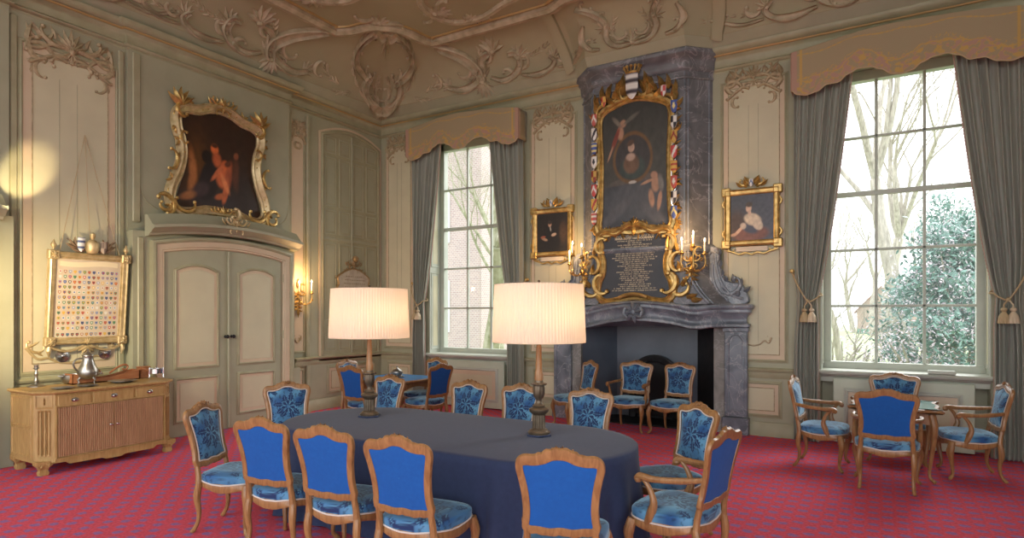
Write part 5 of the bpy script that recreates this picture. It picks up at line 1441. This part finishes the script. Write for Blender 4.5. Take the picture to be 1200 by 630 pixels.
for i in range(2):
    a, b_ = (X0 + .012, -.004) if i == 0 else (.004, X1 - .012)
    mb = MB(); n = 26; prof = []
    for j in range(n * 4 + 1):
        u = a + (b_ - a) * j / (n * 4); prof.append((u, yf - .006 - .012 * abs(math.sin(j / 4 * PI)) ** .6))
    mb.loft([[(x, y, z) for x, y in prof] for z in (.18, .70)], closed=False, cap=False); dd = mb.build('tambour_door', M['oakdark'], sb, smooth=False)
    mb = MB(); mb.lathe([(.012, 0), (.006, .004), (.006, .016), (.013, .022), (.009, .03), (0, .032)], n=12); k = mb.build('knob', M['silver'], dd); k.location = (-.035 if i == 0 else .035, yf - .018, .45); k.rotation_euler = (R(90), 0, 0)
mb = MB(); molding(mb, rect(X0, X1, .17, .71), [(0, 0), (0, .02), (.012, .02), (.014, 0)], lambda u, v, w: Vector((u, yf - w, v))); mb.build('door_frame', M['pine'], sb)
for sg in (-1, 1):      # fluted canted pilasters and side panels
    A = Vector((sg * (sbh - .14), -sbd, 0)); B = Vector((sg * sbh, -.20, 0)); d = B - A; nrm = Vector((d.y, -d.x, 0)).normalized() * (1 if sg > 0 else -1)
    mpp = lambda u, v, w: A + d * u + nrm * w + Vector((0, 0, v))
    mb = MB()
    for u in (.3, .5, .7): molding(mb, rect(u - .07, u + .07, .20, .68), [(0, .008), (.0, .012), (-.02, .0)], mpp)
    for k in range(8): leaf(mb, mpp, .5, .77, k * PI / 4, .045, .03, .012)
    molding(mb, rect(.12, .88, .715, .825), [(0, .006), (.02, .0)], mpp)
    mb.build('carved_pilaster', M['pine'], sb)
    mps = lambda u, v, w: Vector((sg * (sbh + w), u, v))
    mb = MB(); molding(mb, rect(-.12, .30, .20, .46), [(0, 0), (.004, .008), (.022, .008), (.026, 0)], mps); molding(mb, rect(-.12, .30, .52, .79), [(0, 0), (.004, .008), (.022, .008), (.026, 0)], mps); mb.build('side_panel', M['pine'], sb)
ZS = .8835
def on_sb(px, py): p = at_z(px, py, ZS); return (max(-8.08, min(-7.50, p.x)), p.y)
# candlestick
x, y = on_sb(41, 452.5); t = thing('candlestick', 'pewter candlestick on the left end of the sideboard', 'candlestick', (x, y, ZS), 0)
mb = MB(); mb.lathe([(0, 0), (.085, 0), (.085, .008), (.06, .02), (.03, .03), (.018, .045), (.03, .06), (.018, .08), (.014, .12), (.024, .14), (.014, .16), (.014, .19), (.026, .20), (.026, .205), (.02, .21), (.022, .235), (.03, .24), (.0, .24)], n=20); mb.build('stick', M['pewter'], t)
mb = MB(); mb.lathe([(.03, .205), (.036, .208), (.03, .212), (.02, .212)], n=16); mb.build('drip_pan', M['pewter'], t)
# bowl
x, y = on_sb(66, 446.5); t = thing('pewter_bowl', 'round pewter porringer bowl with lid, left of the tall urn', 'bowl', (x, y, ZS), 0)
mb = MB(); mb.lathe([(0, 0), (.08, 0), (.11, .02), (.125, .06), (.125, .10), (.13, .105), (.118, .106), (.11, .06), (.07, .03), (0, .03)], n=28); mb.build('body', M['pewter'], t)
for a in (R(100), R(-80)):
    mb = MB(); cx_, cy_2 = .13 * math.cos(a), .13 * math.sin(a); mb.tube([(cx_ - .025 * math.sin(a), cy_2 + .025 * math.cos(a), .095), (cx_ * 1.3, cy_2 * 1.3, .10), (cx_ + .025 * math.sin(a), cy_2 - .025 * math.cos(a), .095)], .008, 6); mb.build('handle', M['pewter'], t)
# tray of small pewter plates
x, y = on_sb(62, 453.5); 
for k, (dx, dy, r, lb) in enumerate(((.0, .0, .11, 'pewter plate lying at the front edge of the sideboard, before the bowl'), (.03, .24, .10, 'pewter plate at the sideboard front, right of another, below the urn'))):
    o = MB(); o.lathe([(0, .004), (r * .6, .004), (r * .7, .010), (r, .016), (r, .019), (r * .68, .014), (0, .008)], n=28); q = o.build('pewter_plate', M['pewter']); q.location = (max(-7.62, x) , y + dy, ZS - .003); tag(q, lb, 'plate', 'pewter plates on the sideboard')
# coffee urn
x, y = on_sb(100, 449); t = thing('coffee_urn', 'tall pear-shaped pewter coffee pot on three feet, middle of the sideboard', 'coffee pot', (x + .06, y, ZS), 0)
mb = MB(); mb.lathe([(0, .055), (.06, .06), (.095, .09), (.108, .13), (.10, .17), (.075, .22), (.058, .27), (.052, .31), (.058, .325), (.0, .326)], n=28); mb.build('body', M['pewter'], t)
mb = MB(); mb.lathe([(.060, .325), (.058, .335), (.04, .355), (.018, .37), (.01, .38), (.014, .392), (.006, .405), (0, .41)], n=20); mb.build('lid', M['pewter'], t)
for k in range(3):
    a = R(20 + 120 * k); mb = MB(); mb.tube([(.075 * math.cos(a), .075 * math.sin(a), .08), (.10 * math.cos(a), .10 * math.sin(a), .05), (.085 * math.cos(a), .085 * math.sin(a), .02), (.10 * math.cos(a), .10 * math.sin(a), .006)], [.014, .010, .007, .010], 7); mb.build('foot', M['pewter'], t)
mb = MB(); mb.tube(catmull([(0, -.055, .30), (0, -.12, .29), (0, -.15, .24), (0, -.13, .18), (0, -.09, .14)], 5), .010, 7); mb.build('handle', M['pewter'], t)
mb = MB(); mb.tube([(0, .09, .10), (0, .14, .105), (0, .16, .10)], [.012, .009, .007], 7); mb.tube([(0, .14, .10), (0, .14, .13)], .006, 6); mb.build('tap', M['pewter'], t)
# wooden tray
t = thing('wooden_tray', 'long red-brown wooden box tray with curled handles at the back of the sideboard', 'tray', (-8.02, 3.80, ZS), R(90)); t.scale = (.78, 1, 1)
mb = MB(); mb.box(-.48, .48, -.09, .09, 0, .012)
for y0 in (-.09, .078): 
    n = 20; xs_ = [-.48 + .96 * i / n for i in range(n + 1)]
    mb.loft([[(x, y0, .0) for x in xs_], [(x, y0, .085 - .03 * math.cos(x / .48 * PI)) for x in xs_], [(x, y0 + .012, .085 - .03 * math.cos(x / .48 * PI)) for x in xs_], [(x, y0 + .012, 0) for x in xs_]], closed=False, cap=False)
for x0 in (-.48, .468): mb.box(x0, x0 + .012, -.09, .09, 0, .12)
mb.build('box', M['redwood'], t)
for sg in (-1, 1):
    mb = MB(); mb.tube(catmull([(sg * .05 - .02, -.085, .10), (sg * .14, -.085, .16), (sg * .24, -.085, .19), (sg * .30, -.085, .17), (sg * .27, -.085, .13), (sg * .22, -.085, .14)], 5), .012, 7); mb.build('handle', M['redwood'], t)
# front plate
x, y = on_sb(128, 446.5); o = MB(); r = .15; o.lathe([(0, .006), (r * .6, .006), (r * .7, .014), (r, .026), (r, .03), (r * .68, .020), (0, .012)], n=32); q = o.build('pewter_dish', M['pewter']); q.location = (-7.70, y + .02, ZS - .004)
tag(q, 'broad shallow pewter dish on the sideboard right of the urn', 'dish')
# brazier
x, y = on_sb(165, 441); t = thing('table_brazier', 'silver openwork table brazier with dark wooden handle, right end of the sideboard', 'brazier', (-7.82, y - .01, ZS), 0)
mb = MB(); mb.lathe([(.075, .06), (.085, .065), (.085, .12), (.09, .125), (.08, .125), (.078, .07), (0, .06)], n=28); mb.build('ring', M['silver'], t)
for k in range(3):
    a = R(30 + 120 * k); mb = MB(); mb.tube([(.085 * math.cos(a), .085 * math.sin(a), .14), (.09 * math.cos(a), .09 * math.sin(a), .07), (.085 * math.cos(a), .085 * math.sin(a), .03), (.10 * math.cos(a), .10 * math.sin(a), .006)], [.008, .007, .006, .01], 6); mb.build('foot', M['silver'], t)
mb = MB(); mb.tube([(0, -.09, .10), (0, -.16, .13), (0, -.20, .14)], [.008, .013, .011], 8); mb.build('handle', M['redwood'], t)
x = -7.95; o = MB(); o.bbox(-.05, .05, -.06, .06, 0, .13, .006); o.bbox(-.055, .055, -.065, .065, .13, .145, .004); q = o.build('wooden_box', M['redwood']); q.location = (-8.03, 4.27, ZS); tag(q, 'small brown wooden box behind the silver brazier on the sideboard', 'box')

# ================================================================== WINDOW DRESSING
def curtain(c, sg, label):
    t = thing('curtain', label, 'curtain', (c, YB - .13, 0), 0, 'taupe window curtains')
    mb = MB(); zt, zb, zt_ = 4.90, .015, 1.90
    def inner(z):
        if z > zt_: f = (z - zt_) / (zt - zt_); return .93 - .42 * f ** .75
        if z > 1.5: return .93 - .02 * (zt_ - z) / .4
        return .91 - .0 * z
    def outer(z): return 1.20 + (.0 if z > zt_ else 0) - .035 * math.exp(-((z - 1.85) / .35) ** 2)
    def P(u, v):
        z = zb + (zt - zb) * v; a, b_ = outer(z), inner(z); x = a + (b_ - a) * u
        nf = 7.0; wv = math.sin(u * 2 * PI * nf + .8 * math.sin(v * 4) + .6 * math.sin(u * 9)); amp = .045 * (1 - .35 * math.exp(-((z - 1.85) / .3) ** 2)) * (.75 + .25 * math.sin(u * 23))
        return (sg * (x + .012 * math.cos(u * 2 * PI * nf)), wv * amp - .035 * math.exp(-((z - 1.85) / .4) ** 2) * 0, z)
    mb.grid(P, 130, 60); cl = mb.build('drape', M['drape'], t, angle=180)
    md = cl.modifiers.new('thick', 'SOLIDIFY'); md.thickness = .006
    mb = MB(); n = 240; pts = [P(1, 1 - i / n) for i in range(n + 1)]
    mb.tube([(p[0] - sg * .008, p[1], p[2]) for p in pts], [.005 + .007 * (i % 2) for i in range(n + 1)], 6); mb.build('bobble_fringe', M['fringe'], t)
    mb = MB(); mb.box(*sorted((sg * .45, sg * 1.20)), -.02, .02, 4.90, 4.93); mb.build('heading', M['drape'], t)
    return t
def tieback(c, sg, label):
    t = thing('curtain_tieback', label, 'tieback', (c, YB - .13, 0), 0, 'rope tiebacks with double tassels')
    mb = MB()
    a = Vector((sg * 1.24, .06, 2.27)); m_ = Vector((sg * 1.03, -.085, 1.86)); e = Vector((sg * .90, -.06, 1.93))
    mb.tube(catmull([a, (sg * 1.20, -.04, 2.17), (sg * 1.12, -.09, 2.0), m_, (sg * .95, -.085, 1.885), e, (sg * .88, .05, 1.95), (sg * 1.1, .09, 2.1), a], 6), .010, 7)
    mb.ball(m_, .025, 8); mb.build('rope', M['rope'], t)
    for k, dx in enumerate((-.042, .042)):
        mb = MB(); x, y = m_.x + dx, -.10
        mb.tube([m_, (x, y, 1.80), (x, y, 1.76)], .009, 6)
        mb.lathe([(.012, 1.77), (.03, 1.755), (.032, 1.735), (.018, 1.72), (.03, 1.70), (.045, 1.675), (.052, 1.655), (.04, 1.65)], (x, y, 0), 14)
        mb.lathe([(.05, 1.66), (.058, 1.62), (.060, 1.585), (.0, 1.585)], (x, y, 0), 24, flute=(1.5, 1.65, 12, .2)); mb.build('tassel', M['tassel'] if k else M['rope'], t)
    mb = MB(); mb.lathe([(.03, 0), (.03, .01), (.012, .015), (.012, .05), (.028, .06), (.02, .075), (0, .08)], n=12); h = mb.build('hook', M['gold'], t); h.location = (sg * 1.24, .10, 2.27); h.rotation_euler = (R(90), 0, 0)
    return t
VB, VL, VP, VG = (.37, .295, .175), (.30, .235, .15), (.44, .27, .20), (.53, .34, .10)
def valance(c, label):
    t = thing('valance', label, 'valance', (c, YB - .13, 0), 0, 'scalloped brocade pelmets')
    def bot(x):
        a = abs(x); P = [(0, 4.60), (.10, 4.62), (.22, 4.70), (.32, 4.745), (.45, 4.755), (.56, 4.71), (.68, 4.63), (.80, 4.63), (.92, 4.56), (1.05, 4.535), (1.15, 4.56), (1.22, 4.62)]
        for (p, q), (r_, s_) in zip(P, P[1:]):
            if p <= a <= r_: f = sst(p, r_, a); return q + (s_ - q) * f
        return 4.62
    def top(x): return 5.115 + .12 * math.cos(min(1, abs(x) / 1.25) * PI / 2) ** 1.0
    X = 1.22
    def C(u, v):
        x = (2 * u - 1) * X; b_, t_ = bot(x), top(x); z = b_ + (t_ - b_) * v; d = z - b_
        n = noise.noise(Vector((x * 6, z * 9, c))) ; n2 = noise.noise(Vector((x * 17, z * 20, c + 4)))
        col = VB
        if d < .20 + .06 * n and n2 > -.05: col = VP if n > -.1 else VG
        if d < .25 and abs(n2) < .06: col = VG
        if abs(d - .19 - .035 * math.sin(x * 11)) < .008: col = VG
        if abs(t_ - z - .075 - .018 * math.sin(abs(x) * 9)) < .007: col = VG
        if X - abs(x) < .07: col = VP
        if .10 < X - abs(x) < .125 and d > .12: col = VG
        if d < .014: col = VP
        return col
    mb = MB()
    def P(u, v):
        x = (2 * u - 1) * X; b_, t_ = bot(x), top(x); return (x, -.17 + .012 * math.sin(x * 5), b_ + (t_ - b_) * v)
    mb.grid(P, 240, 60, C); f = mb.build('brocade_front', M['valance'], t, angle=180, fix=False); md = f.modifiers.new('thick', 'SOLIDIFY'); md.thickness = .02; md.offset = 0
    for sg in (-1, 1):
        mb = MB(); mb.col = VP; mb.grid(lambda u, v, sg=sg: (sg * (X - .002), -.17 + .27 * u, bot(X) + (top(X) - bot(X)) * v), 3, 6, lambda u, v: VP if u < .3 else VB)
        r_ = mb.build('side_return', M['valance'], t, fix=False); md = r_.modifiers.new('thick', 'SOLIDIFY'); md.thickness = .012
    mb = MB(); xs_ = [-X + 2 * X * i / 20 for i in range(21)]
    mb.loft([[(x, -.16, top(x) - .01) for x in xs_], [(x, .12, top(x) - .01) for x in xs_], [(x, .12, top(x) - .03) for x in xs_], [(x, -.16, top(x) - .03) for x in xs_]], closed=False, cap=False); mb.build('pelmet_board', M['sage_line'], t)
    mb = MB(); mb.tube([(x, -.178 + .012 * math.sin(x * 5), bot(x)) for x in [-X + 2 * X * i / 100 for i in range(101)]], .008, 6); mb.build('piping', M['rope'], t)
for c, w_ in zip(WCX, ('left', 'right')):
    valance(c, 'gold and pink brocade pelmet with scalloped edge above the %s window' % w_)
    for sg, s_ in ((-1, 'left'), (1, 'right')):
        curtain(c, sg, 'full-length pleated taupe curtain on the %s side of the %s window' % (s_, w_))
        tieback(c, sg, 'rope tieback with two tassels on the %s curtain of the %s window' % (s_, w_))
o = MB(); o.bbox(-.14, .14, -.05, .05, 0, .045, .008); q = o.build('vent_box', M['winframe']); q.location = (WCX[1] + .42, YB - .02, .96); tag(q, 'low grey box lying on the sill of the right window', 'box')
# ================================================================== GARDEN OUTSIDE
GZ = -.5

mb = MB(); mb.quad((-90, 9.7, GZ), (90, 9.7, GZ), (90, 130, GZ), (-90, 130, GZ)); structure(mb, 'lawn', M['grass'])
mb = MB(); mb.quad((-90, -80, GZ), (90, -80, GZ), (90, 9.7, GZ), (-90, 9.7, GZ)); structure(mb, 'unseen_ground', M['neutral'])  # unseen ground added to stop light from below, in a neutral bounce colour
def bare_tree(loc, h, r, label, m, seed, lean=(0, 0), first=.35, depth=5, spread=.55, group=None, name='bare_tree'):
    rnd = random.Random(seed); t = thing(name, label, 'tree', (loc[0], loc[1], GZ), 0, group)
    trunk, twigs = MB(), MB()
    def grow(p, d, L, r, lv):
        n = 5; pts = [p]; rr = [r]
        for i in range(n):
            d = (d + Vector((rnd.uniform(-1, 1), rnd.uniform(-1, 1), rnd.uniform(-.3, .6))) * .16).normalized(); p = p + d * L / n; pts.append(p); rr.append(r * (1 - .38 * (i + 1) / n))
            if lv > 1 and i > 1 and rnd.random() < .45:
                q = (d + Vector((rnd.uniform(-1, 1), rnd.uniform(-1, 1), rnd.uniform(-.1, .7))) * spread * 1.4).normalized(); grow(p, q, L * .55, rr[-1] * .5, lv - 1 if lv > 2 else 1)
        (trunk if lv >= depth - 1 else twigs).tube(pts, rr, 8 if lv >= depth - 1 else (5 if lv > 1 else 3))
        if lv <= 0: return
        k = 3 if lv > 1 else 3
        for j in range(k):
            a = rnd.uniform(0, 2 * PI); q = (d + Vector((math.cos(a), math.sin(a), rnd.uniform(-.1, .5))) * spread * rnd.uniform(.7, 1.5)).normalized()
            grow(p, q, L * rnd.uniform(.6, .8), rr[-1] * rnd.uniform(.55, .75), lv - 1)
    grow(Vector((0, 0, -.05)), Vector((lean[0], lean[1], 1)).normalized(), h * first, r, depth)
    trunk.build('trunk', m, t, fix=False); twigs.build('twigs', m, t, fix=False); return t
def polar(px, d): r = ray(px); return (r[0] * d, r[1] * d)
bare_tree(polar(1062, 20), 17, .27, 'large bare plane tree with thick pale trunk in the middle of the right window', M['bark'], 12, (-.02, 0), .40, 7, .55)
bare_tree(polar(1036, 30), 20, .34, 'bare tree behind and left of the large plane tree, right window', M['bark'], 5, (0, 0), .3, 7, .55)
bare_tree(polar(990, 15), 8, .10, 'slender bare tree at the left edge of the right window', M['bark'], 31, (.05, 0), .3, 5, .7)
bare_tree(polar(1120, 36), 18, .3, 'distant bare tree high above the evergreens, right window', M['bark'], 77, (0, 0), .35, 6, .5)
bare_tree(polar(569, 16.5), 13, .27, 'leaning mossy green bare tree outside the left window', M['mossbark'], 9, (.14, .05), .32, 6, .55)
bare_tree(polar(590, 24), 14, .2, 'thin bare tree behind the mossy trunk, left window', M['mossbark'], 41, (-.1, 0), .3, 6, .6)
for k, (px, d, h, lb) in enumerate(((978, 14, 4.2, 'multi-stemmed bare bush against the left edge of the right window'), (1003, 18, 4.5, 'bare twiggy bush at the left of the right window'), (1028, 23, 5.0, 'bare twiggy bush left of the plane trunk, right window'), (1085, 17, 3.6, 'bare bush before the evergreens, right window'))):
    bare_tree(polar(px, d), h, .05, lb, M['bark'], 50 + k, (.1 * (-1) ** k, 0), .3, 6, .8, name='bare_bush')
for k, (px, d) in enumerate(((970, 62), (1000, 70), (1022, 60), (1075, 66), (1110, 58), (1150, 64))):
    bare_tree(polar(px, d), 19, .3, ['far bare tree low on the skyline, left edge of the right window', 'far bare tree on the skyline above the lawn, right window', 'far bare tree on the skyline left of the house, right window', 'far bare tree on the skyline right of the plane trunk', 'far bare tree on the skyline behind the evergreens', 'far bare tree on the skyline at the right window edge'][k], M['bark'], 90 + k, (0, 0), .3, 6, .6, name='bare_tree')
def leafy(loc, h, rx, n, label, seed, m1, m2=None, frac=.25, name='evergreen_shrub', leaf_s=.09, cone=0):
    rnd = random.Random(seed); t = thing(name, label, 'shrub', (loc[0], loc[1], GZ), 0)
    st = MB(); 
    for k in range(9):
        a = rnd.uniform(0, 2 * PI); e = Vector((math.cos(a) * rx * .7, math.sin(a) * rx * .7, h * rnd.uniform(.5, .9))); st.tube([(0, 0, 0), e * .5 + Vector((0, 0, .3)), e], [.07, .04, .012], 5)
    st.build('stems', M['bark'], t)
    A, B = MB(), MB()
    cl = [(rnd.uniform(0, 2 * PI), rnd.uniform(.1, 1) ** .5, rnd.uniform(.05, 1)) for _ in range(60)]
    for i in range(n):
        a, rr, zz = rnd.choice(cl); w = rx * (1 - cone * zz) * (.75 + .25 * math.sin(zz * PI))
        c = Vector((math.cos(a) * rr * w + rnd.gauss(0, .22), math.sin(a) * rr * w + rnd.gauss(0, .22), max(.1, zz * h + rnd.gauss(0, .2))))
        d = Vector((rnd.uniform(-1, 1), rnd.uniform(-1, 1), rnd.uniform(-1, 1))).normalized(); e = d.orthogonal().normalized(); s = leaf_s * rnd.uniform(.6, 1.2)
        q = B if (m2 and rnd.random() < frac) else A
        if q is B: s *= .55
        q.face([q.add(p) for p in (c - d * s, c + e * s * .4, c + d * s, c - e * s * .4)])
    A.build('foliage', m1, t, smooth=False, fix=False)
    if m2: B.build('buds', m2, t, smooth=False, fix=False)
leafy(polar(1128, 14.5), 4.3, 1.0, 14000, 'tall dense evergreen holly filling the right side of the right window', 3, M['leafm'], M['leafp'], .45)
leafy(polar(1080, 17), 3.1, 1.0, 7000, 'lower evergreen bush behind the plane trunk, right window', 4, M['leafm'], M['leafp'], .45)
leafy(polar(1150, 20), 6.0, 1.6, 11000, 'tallest dark evergreen behind the holly, right window', 8, M['leafm'], M['leafp'], .1, name='evergreen_tree')
for k, (px, d, h) in enumerate(((985, 17, 1.7), (1010, 19, 1.5), (1070, 15, 1.7))):
    leafy(polar(px, d), h, .9, 900, ['bare pink-budded shrub at the left of the right window', 'bare pink-budded shrub under the house gable, right window', 'pink-budded shrub in front of the evergreens, right window'][k], 20 + k, M['leafp'], M['bark'], .5, name='budding_shrub', leaf_s=.05)
# distant gabled house
hx, hy = polar(1042, 70); hs = thing('gabled_house', 'small distant brick house with white sash window beyond the lawn', 'house', (hx, hy, GZ), 0)
mb = MB(); g = [(-3.2, 0), (3.2, 0), (3.2, 2.6), (.9, 5.2), (-.9, 5.2), (-3.2, 2.6)]; mb.loft([[(x, y, z) for x, z in g] for y in (0, 6)]); mb.build('walls', M['render'], hs)
mb = MB()
for sg in (-1, 1): mb.loft([[(sg * .7, y, 5.5), (sg * 3.5, y, 2.35), (sg * 3.5, y, 2.2), (sg * .7, y, 5.3)] for y in (-.2, 6.2)])
mb.build('roof', M['tiles'], hs)
for x, z in ((0, .9), (0, 3.2)):
    mb = MB(); mb.box(x - .75, x + .75, -.06, .02, z, z + (1.9 if z < 1 else 1.3)); w1 = mb.build('window', M['winwhite'], hs)
    mb = MB(); hh = 1.9 if z < 1 else 1.3
    for i in range(2):
        for j in range(2): mb.box(x - .62 + i * .68, x - .06 + i * .68, -.08, -.05, z + .1 + j * hh * .47, z + .1 + j * hh * .47 + hh * .38)
    mb.build('pane', M['winblack'], w1)
mb = MB(); mb.bbox(-9, 26, 0, .4, 0, 1.5); hb = mb.build('garden_hedge', M['leafm']); hb.location = (hx - 2, hy - 6, GZ); hb.location.x = hx + 6; tag(hb, 'low dark hedge in front of the distant house', 'hedge')
hb.scale = (1, 1, .35)
# brick building beyond the left window
bx = on_back(563, 300, 21)[0]
bb = thing('brick_building', 'tall pinkish brick building filling the left of the left window', 'building', (bx, 21, GZ), 0)
mb = MB(); mb.bbox(-14, 0, 0, 8, 0, 16, .05); mb.build('walls', M['brick'], bb)
for k, (x, z) in enumerate(((-2.05, 1.4), (-2.05, 5.2), (-2.05, 9.0))):
    mb = MB(); mb.box(x - .5, x + .5, -.06, .02, z, z + 2.2); w1 = mb.build('window', M['winwhite'], bb)
    mb = MB()
    for i in range(2):
        for j in range(3): mb.box(x - .42 + i * .45, x - .03 + i * .45, -.08, -.05, z + .1 + j * .7, z + .7 + j * .7)
    mb.build('pane', M['winblack'], w1)
mb = MB(); mb.bbox(-14.2, .2, -.2, 8.2, 16, 16.5, .05); mb.build('roof', M['tiles'], bb)
EXPO = .62
# ================================================================== CAMERA, LIGHT, VIEW
cd = bpy.data.cameras.new('camera'); cam = bpy.data.objects.new('camera', cd); COL.objects.link(cam)
cam.location = (0, 0, CAMZ); cam.rotation_euler = (R(90), 0, YAW)
cd.sensor_width = 36; cd.lens = 36 * F_PX / 1200; cd.shift_y = (HZ - 315) / 1200; cd.clip_end = 500
SC.camera = cam
w = bpy.data.worlds.new('sky'); SC.world = w; w.use_nodes = True
bg = w.node_tree.nodes['Background']; bg.inputs[0].default_value = (.95, .98, 1, 1); bg.inputs[1].default_value = 2.1
def light(kind, name, loc, energy, color=(1, 1, 1), **k):
    l = bpy.data.lights.new(name, kind); l.energy = energy; l.color = color
    for a, v in k.items(): setattr(l, a, v)
    o = bpy.data.objects.new(name, l); COL.objects.link(o); o.location = loc; return o
s = light('SUN', 'soft_sky_light', (2, 14, 8), 3.0, (1, .98, .95), angle=R(50))
s.rotation_euler = Vector((.35, .85, .62)).to_track_quat('Z', 'Y').to_euler()
SC.view_settings.view_transform = 'Standard'; SC.view_settings.look = 'None'
SC.view_settings.gamma = 1; SC.view_settings.use_curve_mapping = False; SC.view_settings.exposure = EXPO
SC.cycles.use_denoising = True; SC.cycles.max_bounces = 8; SC.cycles.diffuse_bounces = 5; SC.cycles.transparent_max_bounces = 12
SC.cycles.sample_clamp_indirect = 6; SC.cycles.caustics_reflective = False; SC.cycles.caustics_refractive = False

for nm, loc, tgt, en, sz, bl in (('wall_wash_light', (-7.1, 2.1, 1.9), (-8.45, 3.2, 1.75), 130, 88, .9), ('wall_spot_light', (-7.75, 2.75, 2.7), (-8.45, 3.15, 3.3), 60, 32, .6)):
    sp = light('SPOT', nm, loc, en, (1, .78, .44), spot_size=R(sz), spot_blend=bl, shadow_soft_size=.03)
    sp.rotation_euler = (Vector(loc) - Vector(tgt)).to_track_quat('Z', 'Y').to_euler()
